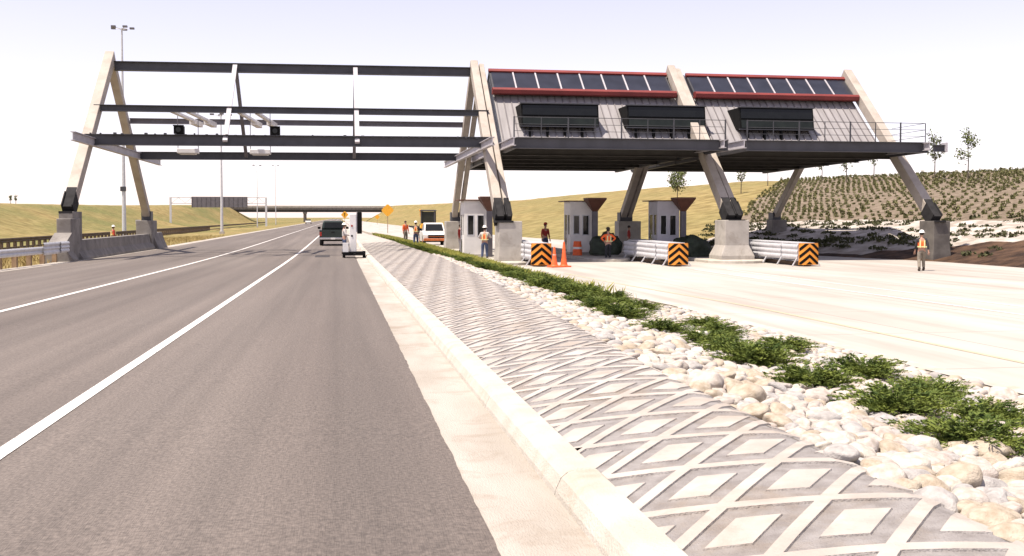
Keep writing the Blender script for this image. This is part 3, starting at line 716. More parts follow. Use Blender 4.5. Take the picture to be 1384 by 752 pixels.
# tolling equipment hung from the gantry
def equipment(xa, xb, boxx, arms, lb):
    z1 = 5.9; yf, yr = fy(5.7)-.2, ry(5.75)+.2; m_ = 60.5
    t = thing('toll_scanner', lb+', thin rods carrying white arms and a pale box', 'equipment', (xa, m_, E+3.0), 0, 'toll scanners hung in the gantry')
    for k, ax in enumerate(arms):
        mb = MB(); mb.beam((ax-xa, yf-m_+.2, 2.62), (ax-xa+.55, yr-m_-.2, 2.60), .22, .16)
        mb.beam((ax-xa+.36, yf-m_+5.0, 2.52), (ax-xa+.52, yf-m_+7.2, 2.52), .34, .30); mb.build('arm', M['white'], t, bevel=.02)
    for x in (xa, xb):
        mb = MB(); mb.tube([(x-xa, 0, z1-3.0), (x-xa, 0, .75)], .022, 6); mb.build('hanger_rod', M['steelmid'], t)
    mb = MB(); mb.box(-.02, xb-xa+.02, -.35, .35, .58, .84); mb.box(.1, xb-xa-.1, -.25, .25, .52, .58); mb.build('pale_box', M['white'], t, bevel=.04)
    c = thing('toll_camera', 'black square camera box on the gantry, '+('left one' if xa < -7 else 'right one')+' of two', 'camera', (boxx, fy(3.92)-.2, E+4.22), 0, 'black camera boxes on the gantry')
    mb = MB(); mb.box(-.24,.24,-.25,.3,.03,.45); mb.box(-.27,.27,-.32,-.2,.42,.48); mb.build('housing', M['black'], c, bevel=.02)
    mb = MB(); mb.tube([(0,-.24,.24),(0,-.31,.24)], [.12,.13], 14); mb.build('lens', M['glassdark'], c)
    mb = MB(); mb.box(-.06,.06,-.05,.1,-.02,.04); mb.build('bracket', M['steel'], c)
equipment(-8.95, -7.85, -8.1, (-8.75, -7.95), 'left equipment frame in the open gantry')
equipment(-5.0, -3.9, -3.3, (-5.3, -4.4), 'right equipment frame in the open gantry')
# ---------------------------------------------------------------- toll offices
def corrug(mb, P, x0, x1, za, zb, yf, off, step=.42, dep=.035):
    # standing-seam cladding on a slanted plane
    n = int((x1-x0)/step)
    for k in range(n+1):
        x = x0+k*(x1-x0)/n
        mb.beam(P(x, yf(za)+off-.02, za), P(x, yf(zb)+off-.02, zb), .05, .09)
def office(x0, x1, d0, d1, windows, npan, label, wx1=None):
    wx1 = wx1 or x1
    g = pz(60); cx = (x0+x1)/2
    t = thing('toll_office', label, 'toll office', (cx, AP, g), 0, 'raised toll offices')
    def P(x, y, z): return (x-cx, y-AP, z+E-g)
    za, zb, zr = 4.06, 7.25, 8.72
    # walls
    for nm, yf, o_ in (('front_wall', fy, .55), ('rear_wall', ry, -.55)):
        mb = MB(); a = [P(x0, yf(za)+o_, za), P(wx1, yf(za)+o_, za), P(wx1, yf(zb)+o_, zb), P(x0, yf(zb)+o_, zb)]
        th = .12 if o_ > 0 else -.12
        b = [(p[0], p[1]+th, p[2]) for p in a]
        mb.add(a+b, [(0,1,2,3),(7,6,5,4),(0,4,5,1),(1,5,6,2),(2,6,7,3),(3,7,4,0)])
        wl = mb.build(nm, M['clad'], t)
        if o_ > 0:
            mb = MB(); corrug(mb, P, x0+.1, wx1-.1, za, zb, fy, .55); mb.build('seam', M['seam'], wl)
    for x, s_ in ((x0, -1), (wx1, 1)):
        mb = MB(); q = [(fy(za)+.6, za), (ry(za)-.6, za), (ry(zb)-.6, zb), (AP+.1, zr-.08), (AP-.1, zr-.08), (fy(zb)+.6, zb)]
        mb.prism([(u-AP, z+E-g) for u, z in q], 0, x-cx+(.0 if s_ < 0 else -.1), x-cx+(.1 if s_ < 0 else .0), 'x'); mb.build('gable_wall', M['gable'], t)
    # roof panels
    for nm, yf, s_ in (('front_roof', fy, -1), ('rear_roof', ry, 1)):
        o1, o2 = (.05, .30) if s_ < 0 else (-.05, -.30)
        mb = MB(); a = [P(x0-.05, yf(zb)+o1, zb), P(x1+.05, yf(zb)+o1, zb), P(x1+.05, AP, zr), P(x0-.05, AP, zr)]
        b = [(p[0], p[1]+(o2-o1)*(1 if k < 2 else 0), p[2]-(.0 if k < 2 else .22)) for k, p in enumerate(a)]
        mb.add(a+b, [(0,1,2,3),(7,6,5,4),(0,4,5,1),(1,5,6,2),(2,6,7,3),(3,7,4,0)])
        rf = mb.build(nm, M['steel'], t)
        if s_ < 0:
            pw = (x1-x0)/npan
            z0_, z1_ = zb+.10, zr-.20
            for k in range(npan):
                mb = MB(); xa, xb_ = x0+k*pw+.05, x0+(k+1)*pw-.05
                def Q(x, z, up): 
                    tt = (z-zb)/(zr-zb); return P(x, (yf(zb)+o1)+(AP-yf(zb)-o1)*tt-up*.72, z+up*.69)
                mb.add([Q(xa,z0_,.03),Q(xb_,z0_,.03),Q(xb_,z1_,.03),Q(xa,z1_,.03),Q(xa,z0_,.005),Q(xb_,z0_,.005),Q(xb_,z1_,.005),Q(xa,z1_,.005)], [(0,1,2,3),(0,4,5,1),(1,5,6,2),(2,6,7,3),(3,7,4,0)])
                mb.build('roof_panel', M['navy'], rf)
                if k:
                    mb = MB(); mb.beam(Q(x0+k*pw, z0_, .04), Q(x0+k*pw, z1_, .04), .085, .05); mb.build('panel_joint', M['tie'], rf)
            mb = MB(); mb.beam(Q(x0-.1, zr-.12, .05), Q(x1+.1, zr-.12, .05), .22, .16, ref=(0,-.7,.7)); mb.build('ridge_trim', M['red'], rf)
            mb = MB(); y_ = yf(zb)+o1
            mb.prism([(y_-.32-AP, zb+.16+E-g), (y_-.40-AP, zb+.05+E-g), (y_-.36-AP, zb-.16+E-g), (y_-.2-AP, zb-.2+E-g), (y_+.1-AP, zb-.2+E-g), (y_+.1-AP, zb+.14+E-g), (y_-.12-AP, zb+.2+E-g)], 0, x0-.12-cx, x1+.12-cx, 'x')
            mb.build('gutter', M['red'], rf)
    # ribbon windows that stand out of the slanted wall
    for (wa, wb) in windows:
        zt_, zb_ = 6.30, 5.06; yw = fy(zb_)-.15; WT = .2
        mb = MB(); mb.prism([(yw-AP, zb_+E-g), (yw+.9-AP, zb_+E-g), (fy(zt_)+.7-AP, zt_+E-g), (yw+WT-AP, zt_+E-g)], 0, wa-cx, wb-cx, 'x'); wn = mb.build('window', M['black'], t)
        def pane(mb, za_, zb2):
            ya, yb_ = yw+WT*(za_-zb_)/(zt_-zb_)-AP, yw+WT*(zb2-zb_)/(zt_-zb_)-AP
            mb.prism([(ya-.025, za_+E-g), (ya-.004, za_+E-g), (yb_-.004, zb2+E-g), (yb_-.025, zb2+E-g)], 0, wa-cx+.08, wb-cx-.08, 'x')
        mb = MB(); pane(mb, zb_+.62, zt_-.08); mb.build('upper_pane', M['glassdark'], wn)
        mb = MB(); pane(mb, zb_+.06, zb_+.50); mb.build('lower_pane', M['glasslow'], wn)
        mb = MB(); mb.box(wa-cx-.06, wb-cx+.06, yw+WT-AP-.10, yw+WT-AP+.1, zt_-.01+E-g, zt_+.05+E-g); mb.box(wa-cx-.05, wb-cx+.05, yw-AP-.05, yw-AP+.1, zb_-.05+E-g, zb_+.005+E-g); mb.build('frame', M['steel'], wn)
        for k in range(4):
            x = wa+(wb-wa)*(.11+.225*k); mb = MB(); mb.box(x-.06-cx, x+.06-cx, yw-AP+.02, yw-AP+.2, 4.06+E-g, zb_-.05+E-g); mb.build('window_post', M['black'], t)
    # deck
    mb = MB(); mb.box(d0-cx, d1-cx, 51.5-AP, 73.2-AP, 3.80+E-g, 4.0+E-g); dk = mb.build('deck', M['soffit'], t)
    mb = MB(); mb.ibeam(P(d0, 51.45, 3.74), P(d1, 51.45, 3.74), .3, .56); mb.build('edge_beam', M['steel'], dk)
    mb = MB(); mb.ibeam(P(d0, 73.2, 3.6), P(d1, 73.2, 3.6), .3, .5); mb.build('edge_beam', M['steel'], dk)
    for y_ in (55.2, 59, 63, 67, 70.5):
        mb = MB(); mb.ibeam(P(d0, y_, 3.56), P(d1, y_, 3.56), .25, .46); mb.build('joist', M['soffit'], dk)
    for x_ in (d0+.12, d1-.12):
        mb = MB(); mb.prism([(51.5-AP, 3.47+E-g), (73.1-AP, 3.25+E-g), (73.1-AP, 3.98+E-g), (51.5-AP, 3.98+E-g)], 0, x_-.1-cx, x_+.1-cx, 'x'); mb.build('side_beam', M['steel'], dk)
    for x_ in (d0+(d1-d0)*.12, d0+(d1-d0)*.62):
        mb = MB(); mb.box(x_-.6-cx, x_+.6-cx, 56.5-AP, 57.0-AP, 3.62+E-g, 3.795+E-g); mb.build('light_fitting', M['white'], dk)
    # railing
    rl = MB(); z0_ = 4.0+E-g; yb = 51.55-AP; n = int((d1-d0)/1.35)
    for h in (.36, .70, 1.05): rl.tube([(d0-cx+.1, yb, z0_+h), (d1-cx-.1, yb, z0_+h)], .013 if h < 1 else .018, 6)
    if d1 > 30:
        for h in (.36, .70, 1.05): rl.tube([(d1-cx-.1, yb, z0_+h), (d1-cx-.1, 55-AP, z0_+h)], .014, 6)
    r0 = rl.build('railing', M['steel'], t)
    for k in range(n+1):
        x = d0-cx+.1+(d1-d0-.2)*k/n; mb = MB(); mb.box(x-.018, x+.018, yb-.02, yb+.02, z0_-.2, z0_+1.05) if k % 2 else mb.box(x-.032, x+.032, yb-.03, yb+.03, z0_-.2, z0_+1.08); mb.build('railing_post', M['steel'], r0)
    return t
M['clad'] = mat('grey_cladding', (.25,.235,.235), .6, .0, 1.2, col2=(.31,.295,.295), stretch=(3,.5,.5))
M['seam'] = mat('cladding_seam', (.17,.155,.16), .6, .1, 2)
office(8.75, 19.45, 8.55, 19.9, [(9.9, 14.3), (15.95, 20.55)], 8, 'left toll office with two black ribbon windows and red-trimmed roof', 20.7)
office(20.85, 31.0, 20.9, 31.2, [(22.6, 27.1)], 8, 'right toll office with one black ribbon window, ending at the hillside')
# short outrigger at the right end of the deck
t = thing('deck_outrigger', 'short dark beam stub jutting from the right end of the office deck', 'beam', (31.4, 51.3, E+3.7))
mb = MB(); mb.ibeam((0,0,0), (.6,-.1,0), .3, .36); mb.build('stub', M['steel'], t); mb = MB(); mb.box(.58,.68,-.3,.15,-.22,.3); mb.build('end_plate', M['tie'], t)

# ---------------------------------------------------------------- islands, booths, attenuators
def island(x, y0, y1, w, lb, g=None):
    mb = MB(); pts = [(x-w/2, y1), (x-w/2, y0+w/2)]+[(x-w/2*math.cos(a), y0+w/2-w/2*math.sin(a)) for a in [math.pi*k/10 for k in range(1, 10)]]+[(x+w/2, y0+w/2), (x+w/2, y1)]
    b = pz(55)-.1; n = len(pts)
    vs = [(p[0], p[1], b) for p in pts]+[(p[0], p[1], b+.22) for p in pts]+[(x+(p[0]-x)*.96, p[1]+(.04 if p[1] < y1 else 0), b+.26) for p in pts]
    fs = [(k, (k+1)%n, n+(k+1)%n, n+k) for k in range(n)]+[(n+k, n+(k+1)%n, 2*n+(k+1)%n, 2*n+k) for k in range(n)]+[tuple(range(2*n, 3*n))]
    mb.add(vs, fs); return tag(mb.build('traffic_island', M['kerb']), lb, 'traffic island', 'raised islands of the toll plaza')
island(8.0, 49.2, 80, 3.0, 'raised concrete island under the first booth and the paired legs')
island(14.0, 52.2, 80, 2.4, 'raised concrete island under the second booth')
island(20.0, 49.2, 80, 3.2, 'raised concrete island under the third booth and flared pier')
IZ = pz(55)+.16
def booth(x, y, label, wallm, W=1.3, D=1.75, H=3.08):
    t = thing('toll_booth', label, 'toll booth', (x, y, IZ), 0, 'toll booths with brown funnel canopies')
    w, d = W/2, D/2
    mb = MB(); mb.box(-w-.05, w+.05, -d-.05, d+.05, 0, .12); mb.build('plinth', M['concrete'], t)
    # frame of wall pieces around openings
    mb = MB(); T_ = .08
    zs, zt = 1.15, 2.3
    def face(ax, c, a, b, ops):      # wall in plane ax=c from a to b, openings list (u0,u1,z0,z1)
        cur = a
        def q(u0, u1, z0, z1):
            if ax == 'y': mb.box(u0, u1, min(c, c+(T_ if c < 0 else -T_)), max(c, c+(T_ if c < 0 else -T_)), z0, z1)
            else: mb.box(min(c, c+(T_ if c < 0 else -T_)), max(c, c+(T_ if c < 0 else -T_)), u0, u1, z0, z1)
        for (u0, u1, z0, z1) in ops:
            q(cur, u0, .12, H); q(u0, u1, .12, z0) if z0 > .13 else None; q(u0, u1, z1, H); cur = u1
        q(cur, b, .12, H)
    fr = [(-w+.16, -.08, zs, zt), (.06, w-.16, 1.1, zt)]
    face('y', -d, -w, w, fr); face('y', d, -w, w, fr)
    sd_ = [(-d+.2, -.12, zs, zt), (.05, .7, .14, zt)]
    face('x', -w, -d+T_+.002, d-T_-.002, sd_); face('x', w, -d+T_+.002, d-T_-.002, sd_)
    bd = mb.build('booth_wall', wallm, t)
    for (u0, u1, z0, z1) in fr:
        for s_ in (-1, 1):
            mb = MB(); mb.box(u0, u1, s_*(d-.05)-.012, s_*(d-.05)+.012, z0, z1); wn = mb.build('window', M['glassbooth'], t)
            mb = MB()
            for (a, b, c, e) in ((u0, u0+.05, z0, z1), (u1-.05, u1, z0, z1), (u0+.05, u1-.05, z0, z0+.05), (u0+.05, u1-.05, z1-.05, z1)): mb.box(a, b, s_*(d-.02)-.03, s_*(d-.02)+.03, c, e)
            mb.build('frame', M['galv'], wn)
    for s_ in (-1, 1):
        mb = MB(); mb.box(s_*(w-.05)-.012, s_*(w-.05)+.012, -d+.2, -.12, zs, zt); mb.build('window', M['glassbooth'], t)
        mb = MB(); mb.box(s_*(w-.04)-.02, s_*(w-.04)+.02, 0.05, .7, .14, zt); dr = mb.build('door', M['glassbooth'], t)
        mb = MB(); mb.box(s_*(w+.02)-.02, s_*(w+.02)+.02, .1, .16, .95, 1.15); mb.build('handle', M['galv'], dr)
    mb = MB(); mb.box(-w-.32, w-.05, -d-.12, d+.2, H+.002, H+.06); mb.build('roof', M['brown'], t)
    # funnel canopy on a column at the right front corner
    cxx, cy = w+.02, -d-.62
    mb = MB(); b = .13; tpt = .56; z0, z1 = 2.50, 3.20
    vs = [(cxx-b,cy-b,z0),(cxx+b,cy-b,z0),(cxx+b,cy+b,z0),(cxx-b,cy+b,z0),(cxx-tpt,cy-tpt,z1),(cxx+tpt,cy-tpt,z1),(cxx+tpt,cy+tpt,z1),(cxx-tpt,cy+tpt,z1),(cxx-tpt,cy-tpt,z1+.09),(cxx+tpt,cy-tpt,z1+.09),(cxx+tpt,cy+tpt,z1+.09),(cxx-tpt,cy+tpt,z1+.09)]
    mb.add(vs, [(0,3,2,1)]+[(r*4+k, r*4+(k+1)%4, (r+1)*4+(k+1)%4, (r+1)*4+k) for r in range(2) for k in range(4)]+[(8,9,10,11)]); fn = mb.build('funnel_canopy', M['brown'], t)
    mb = MB(); mb.box(cxx-.15, cxx+.15, cy-.13, cy+.13, 0, z0); mb.build('canopy_column', M['steelmid'], fn)
    mb = MB(); mb.box(-w+.15, w-.3, d*.2, d-.2, .12, 1.0); mb.build('counter', M['khaki'], t)
    return t
gb = bpy.data.materials.new('booth_glass'); gb.use_nodes = True; b_ = gb.node_tree.nodes['Principled BSDF']
b_.inputs['Base Color'].default_value = (.03,.03,.028,1); b_.inputs['Roughness'].default_value = .08; b_.inputs['Alpha'].default_value = .86
M['glassbooth'] = gb
M['boothwhite'] = mat('booth_white', (.80,.77,.73), .6, .06, 2); M['boothshade'] = mat('booth_white_shaded', (.55,.53,.57), .6, .06, 2)  # second one: booth white greyed, deck shadow painted into the colour
booth(7.38, 57.6, 'white toll booth nearest the highway, beside the paired legs', M['boothwhite'])
booth(13.95, 60.2, 'middle toll booth, white, standing between the two piers', M['boothwhite'])
booth(18.55, 58.0, 'toll booth farthest right, its white greyed for the deck shadow, left of the flared pier', M['boothshade'])
def crash_block(x, y0, y1, w, h, lb):
    mb = MB(); mb.prism([(y0, 0), (y1, 0), (y1, h), (y0+(y1-y0)*.55, h*.92), (y0, h*.42)], 0, -w/2, w/2, 'x'); o = mb.build('crash_block', M['concrete'], bevel=.03); o.location = (x, 0, IZ-.1)
    return tag(o, lb, 'concrete block', 'sloped concrete crash blocks')
crash_block(9.15, 53.3, 57.6, .75, 1.05, 'pale sloped concrete block right of the front pier by the first booth')
crash_block(17.1, 53.8, 58.5, 1.0, 1.0, 'sloped concrete block left of the third booth, behind the second attenuator')
def chevron_face(mb, w, h, y):
    n = 3; st = h/3.0
    for k in range(-1, 4):
        zc = k*st
        for s_ in (-1, 1):
            pts = [(0, zc+.34), (s_*w/2, zc+.34-w*.42), (s_*w/2, zc+.34-w*.42+st*.5), (0, zc+.34+st*.5)]
            # clip to the board
            def clip(P, f, g):
                o = []
                for i in range(len(P)):
                    a, b = P[i], P[(i+1)%len(P)]; fa, fb = f(a), f(b)
                    if fa: o.append(a)
                    if fa != fb: o.append(g(a, b))
                return o
            for lim, sgn in ((.02, 1), (h-.02, -1)):
                pts = clip(pts, lambda p: sgn*(p[1]-lim) >= 0, lambda a, b: (a[0]+(b[0]-a[0])*(lim-a[1])/(b[1]-a[1]), lim)) if pts else pts
            if len(pts) > 2: mb.add([(p[0], y, p[1]) for p in pts], [tuple(range(len(pts)))])
def attenuator(x, y, L, lb, lb2=None):
    t = thing('crash_attenuator', lb, 'crash attenuator', (x, y, pz(y)), R(0), 'crash cushions at the island noses')
    w = .42
    for s_ in (-1, 1):
        for k in range(4):
            y0 = .35+k*(L-.4)/4; y1 = y0+(L-.4)/4+.25; e = .03*(k % 2)+.012*k
            prof = []
            n = 18
            for i in range(n+1):
                z = .42+.72*i/n; bul = .045*abs(math.sin(3*math.pi*i/n)); prof.append((s_*(w+e+bul), z-.10))
            prof2 = [(p[0]-s_*.015, p[1]) for p in reversed(prof)]
            mb = MB(); mb.prism(prof+prof2, 0, y0, y1, 'y'); mb.build('side_panel', M['galv'], t)
    for k in range(5):
        y0 = .4+k*(L-.6)/4
        mb = MB(); mb.box(-w, w, y0-.04, y0+.04, .25, 1.1); dp = mb.build('diaphragm', M['galv'], t)
        for s_ in (-1, 1):
            mb = MB(); mb.beam((s_*(w-.02), y0, .45), (s_*(w+.28), y0-.05, .02), .05, .05); mb.build('foot', M['galv'], dp)
    mb = MB(); mb.box(-.16, .16, .2, L+.2, .03, .18); mb.box(-.3,.3,.5,.9,.03,.24); mb.build('base_rail', M['rust'], t)
    mb = MB(); mb.box(-w+.02, w-.02, .35, L-.3, 1.06, 1.12); mb.build('top_cover', M['galv'], t)
    # nose: curved board with chevrons
    mb = MB(); W, H = .96, 1.02; n = 10
    def yn(u): return .10*(1-math.cos(u/ (W/2)*1.1))/.55
    vs = []
    for i in range(n+1):
        u = -W/2+W*i/n; vs += [(u, yn(u), 0), (u, yn(u), H)]
    for i in range(n+1):
        u = -W/2+W*i/n; vs += [(u, yn(u)+.05, 0), (u, yn(u)+.05, H)]
    m_ = 2*(n+1)
    fs = [(2*i, 2*i+2, 2*i+3, 2*i+1) for i in range(n)]+[(m_+2*i+1, m_+2*i+3, m_+2*i+2, m_+2*i) for i in range(n)]+[(2*i+1, 2*i+3, m_+2*i+3, m_+2*i+1) for i in range(n)]+[(0,1,m_+1,m_),(2*n,m_+2*n,m_+2*n+1,2*n+1)]
    mb.add([(a, b, c+.08) for a, b, c in vs], fs); nb = mb.build('chevron_board', M['orange'], t)
    bm2 = MB(); chevron_face(bm2, W, H, 0)
    # subdivide the chevrons across so that they follow the curved board
    me = bpy.data.meshes.new('chevron'); me.from_pydata(bm2.v, [], bm2.f); bm = bmesh.new(); bm.from_mesh(me)
    for i in range(1, n): bmesh.ops.bisect_plane(bm, geom=bm.verts[:]+bm.edges[:]+bm.faces[:], plane_co=(-W/2+W*i/n,0,0), plane_no=(1,0,0))
    for v in bm.verts: v.co.y = yn(v.co.x)-.006; v.co.z += .08
    bm.to_mesh(me); bm.free(); me.materials.append(M['black']); o = bpy.data.objects.new('chevron', me); COL.objects.link(o); o.parent = nb
    return t
attenuator(9.3, 47.6, 7.2, 'leftmost crash attenuator, its chevron nose beside two cones')
attenuator(15.7, 46.7, 7.6, 'middle crash attenuator with chevron nose, left of the flared pier')
attenuator(21.8, 45.8, 7.6, 'rightmost crash attenuator with chevron nose, right of the flared pier')
def cone(x, y, h, lb):
    t = thing('traffic_cone', lb, 'traffic cone', (x, y, pz(y)), .3, 'tall orange traffic cones')
    mb = MB(); mb.box(-.26,.26,-.26,.26,.0,.07); mb.build('base', M['cone'], t, bevel=.02)
    mb = MB(); mb.tube([(0,0,.07),(0,0,.12),(0,0,h*.35),(0,0,h-.03),(0,0,h)], [.19,.16,.115,.045,.03], 18); mb.build('body', M['cone'], t, smooth=False)
    mb = MB(); mb.tube([(0,0,h*.6),(0,0,h*.75)], [.087,.068], 18, cap=False); mb.build('reflective_band', M['hatwhite'], t)
cone(9.8, 47.1, .95, 'shorter orange cone touching the leftmost chevron board')
cone(10.3, 47.3, 1.18, 'taller orange cone, to the right of the shorter one')
def lump(x, y, z, sx, sy, sz, m, name, label, cat, seed=1):
    bm = bmesh.new(); bmesh.ops.create_icosphere(bm, subdivisions=4, radius=1)
    for v in bm.verts:
        q = v.co.copy(); d = 1+.35*noise.noise(q*1.6+Vector((seed*5,0,0)))+.12*noise.noise(q*5+Vector((seed,0,0)))
        q *= d; v.co = Vector((q.x*sx, q.y*sy, max(0, q.z*sz+sz*.3)))
    me = bpy.data.meshes.new(name); bm.to_mesh(me); bm.free(); me.materials.append(m); o = bpy.data.objects.new(name, me); COL.objects.link(o); o.location = (x, y, z); me.polygons.foreach_set('use_smooth',[True]*len(me.polygons))
    return tag(o, label, cat)
lump(14.85, 57.2, IZ+.05, .85, .8, 1.0, M['tarp'], 'tarpaulin_heap', 'dark green covered heap in front of the middle booth', 'covered heap', 2)
lump(19.0, 54.6, IZ, 1.0, .8, .95, M['tarp'], 'tarpaulin_heap', 'dark green covered heap in front of the third booth', 'covered heap', 5)
# folded signs / drums on the islands
def barrel(x, y, lb):
    t = thing('orange_barrel', lb, 'barrel', (x, y, IZ))
    mb = MB(); mb.tube([(0,0,0),(0,0,.3),(0,0,.31),(0,0,.6),(0,0,.61),(0,0,.8)], [.28,.27,.25,.25,.23,.22], 16); mb.build('body', M['cone'], t)
    mb = MB(); mb.tube([(0,0,.36),(0,0,.48)], [.262,.260], 16, cap=False); mb.build('band', M['hatwhite'], t)
barrel(13.3, 57.5, 'orange barrel left of the dark covered heap, before the middle booth')
# ---------------------------------------------------------------- people
def skinned(name, verts, edges, rads, m, parent=None, sub=2, root=0):
    me = bpy.data.meshes.new(name); me.from_pydata(verts, edges, []); o = bpy.data.objects.new(name, me); COL.objects.link(o)
    sk = o.modifiers.new('skin', 'SKIN'); sk.use_smooth_shade = True
    for i, r in enumerate(rads):
        v = me.skin_vertices[0].data[i]; v.radius = r if isinstance(r, tuple) else (r, r)
    me.skin_vertices[0].data[root].use_root = True
    sb = o.modifiers.new('sub', 'SUBSURF'); sb.levels = sub; sb.render_levels = sub
    dg = bpy.context.evaluated_depsgraph_get(); nm = bpy.data.meshes.new_from_object(o.evaluated_get(dg))
    bpy.data.objects.remove(o); nm.name = name; nm.materials.clear()
    for q in (m if isinstance(m, list) else [m]): nm.materials.append(q)
    o = bpy.data.objects.new(name, nm); COL.objects.link(o)
    nm.polygons.foreach_set('use_smooth', [True]*len(nm.polygons))
    if parent: o.parent = parent
    return o
def person(x, y, z, rz, label, pose, top='vest', pants='denim', hat='hatwhite', h=1.78, shirt='palecloth'):
    """pose: dict of hand and foot offsets; figure faces -Y in its own frame"""
    s = h/1.78; t = thing('person', label, 'person', (x, y, z), rz); t.scale = (s, s, s)
    lean = pose.get('lean', 0); step = pose.get('step', .12)
    pel = Vector((0, 0, .95)); chest = Vector((0, -lean*.6, 1.30)); neck = Vector((0, -lean, 1.47)); head = neck+Vector((0, -.02-lean*.25, .17))
    V = [pel, pel+Vector((0,-lean*.25,.17)), chest, neck, neck+Vector((0,-.01,.06)), head+Vector((0,0,-.03)), head+Vector((0,0,.06))]
    RD = [(.15,.11),(.135,.10),(.165,.11),(.075,.07),(.052,.055),(.074,.09),(.072,.085)]
    ED = [(0,1),(1,2),(2,3),(3,4),(4,5),(5,6)]
    J = {}
    for sd_, nm in ((-1,'l'), (1,'r')):
        sh = chest+Vector((sd_*.185, 0, .11)); hand = Vector(pose.get('hand_'+nm, (sd_*.27, -.08, .80)))
        d = hand-sh; L = .56; 
        if d.length > L*.99: d = d.normalized()*L*.99; hand = sh+d
        bend = math.sqrt(max(0, (L/2)**2-(d.length/2)**2)); out = Vector(pose.get('elbow_'+nm, (sd_*.5, .8, -.2))); out = (out-d.normalized()*out.dot(d.normalized())).normalized()
        el = (sh+hand)/2+out*bend; n = len(V)
        V += [sh, el, hand]; RD += [.062, .043, .03]; ED += [(2, n), (n, n+1), (n+1, n+2)]
        dd = (hand-el).normalized(); sid = dd.cross(Vector((0,-1,.2))).normalized()
        palm = hand+dd*.06; V.append(palm); RD.append((.038,.018)); ED.append((n+2, n+3))
        for k, fl in enumerate((.070,.082,.078,.062)):
            a = palm+dd*.03+sid*(.024*(k-1.5)); bq = a+dd*fl*.5+Vector((0,-.01,-.004)); cq = bq+dd*fl*.4+Vector((0,-.02,-.01)); m0 = len(V)
            V += [a, bq, cq]; RD += [.010,.009,.007]; ED += [(n+3, m0), (m0, m0+1), (m0+1, m0+2)]
        a = hand+dd*.03-sid*sd_*.035; m0 = len(V); V += [a, a+dd*.04-sid*sd_*.02]; RD += [.011,.009]; ED += [(n+3, m0), (m0, m0+1)]
        hip = pel+Vector((sd_*.095, 0, -.06)); fy_ = (-step if sd_ < 0 else step)
        foot = Vector((sd_*pose.get('stance', .13), fy_, .08)); kn = (hip+foot)/2+Vector((0, -.04-abs(step)*.25, .01)); m0 = len(V)
        V += [hip, kn, foot, foot+Vector((sd_*.02, -.16, -.045))]; RD += [.095,.062,.042,(.036,.03)]; ED += [(0, m0), (m0, m0+1), (m0+1, m0+2), (m0+2, m0+3)]
        J[nm] = (sh, el, hand, hip, kn, foot)
    b = skinned('body', [tuple(v) for v in V], ED, RD, M['skin'], t)
    # face details joined into the body mesh
    bm = bmesh.new(); bm.from_mesh(b.data)
    fm = MB(); hc = head+Vector((0,0,.015))
    fm.ball(hc+Vector((0,-.095,-.015)), .014,.022,.022); fm.ball(hc+Vector((0,-.083,-.052)), .026,.012,.007)
    for q in (-1,1): fm.ball(hc+Vector((q*.078,.01,-.005)), .012,.02,.03)
    tmp = bpy.data.meshes.new('t'); tmp.from_pydata(fm.v, [], fm.f); bm.from_mesh(tmp); bm.to_mesh(b.data); bm.free(); bpy.data.meshes.remove(tmp)
    em = MB()
    for q in (-1,1): em.ball(hc+Vector((q*.031,-.083,.008)), .013,.009,.009)
    em.build('eyes', M['black'], b, smooth=True)
    # clothes
    l, r = J['l'], J['r']
    vv = [pel+Vector((0,0,.05)), pel, l[3], l[4], l[5]+Vector((0,0,.03)), r[3], r[4], r[5]+Vector((0,0,.03))]
    skinned('trousers', [tuple(v) for v in vv], [(0,1),(1,2),(2,3),(3,4),(1,5),(5,6),(6,7)], [(.165,.125),(.165,.13),.112,.08,.066,.112,.08,.066], M[pants], t, root=1)
    vv = [pel+Vector((0,0,.02)), V[1], chest, neck-Vector((0,0,.02)), l[0], l[1], l[1]+(l[2]-l[1])*.75, r[0], r[1], r[1]+(r[2]-r[1])*.75]
    skinned('shirt', [tuple(v) for v in vv], [(0,1),(1,2),(2,3),(2,4),(4,5),(5,6),(2,7),(7,8),(8,9)], [(.165,.125),(.15,.118),(.178,.125),(.075,.075),.078,.058,.046,.078,.058,.046], M[shirt], t)
    if top == 'vest':
        vv = [pel+Vector((0,0,.06)), V[1], chest+Vector((0,0,-.04)), chest+Vector((0,0,.08))]
        ve = skinned('vest', [tuple(v) for v in vv], [(0,1),(1,2),(2,3)], [(.185,.142),(.172,.136),(.205,.146),(.19,.12)], M['vest'], t)
        tp = MB()
        for q in (-1, 1): tp.box(q*.09-.025, q*.09+.025, -.175-lean*.55, .175-lean*.55, 1.05, 1.38)
        tp.box(-.19,.19,-.16-lean*.3,.155-lean*.3,1.06,1.11)
        tp.build('reflective_tape', M['reflect'], ve)
    for q in (l, r):
        f = q[5]; bt = MB(); bt.ball((f.x, f.y-.06, .055), .058,.15,.055); bt.ball((f.x, f.y+.02, .11), .058,.065,.09); bt.build('boot', M['boot'], t, smooth=True)
    hr = MB(); hr.ball(hc+Vector((0,.02,.03)), .092,.10,.10, seg=14, rings=9); hr.build('hair', M['hair'], t, smooth=True)
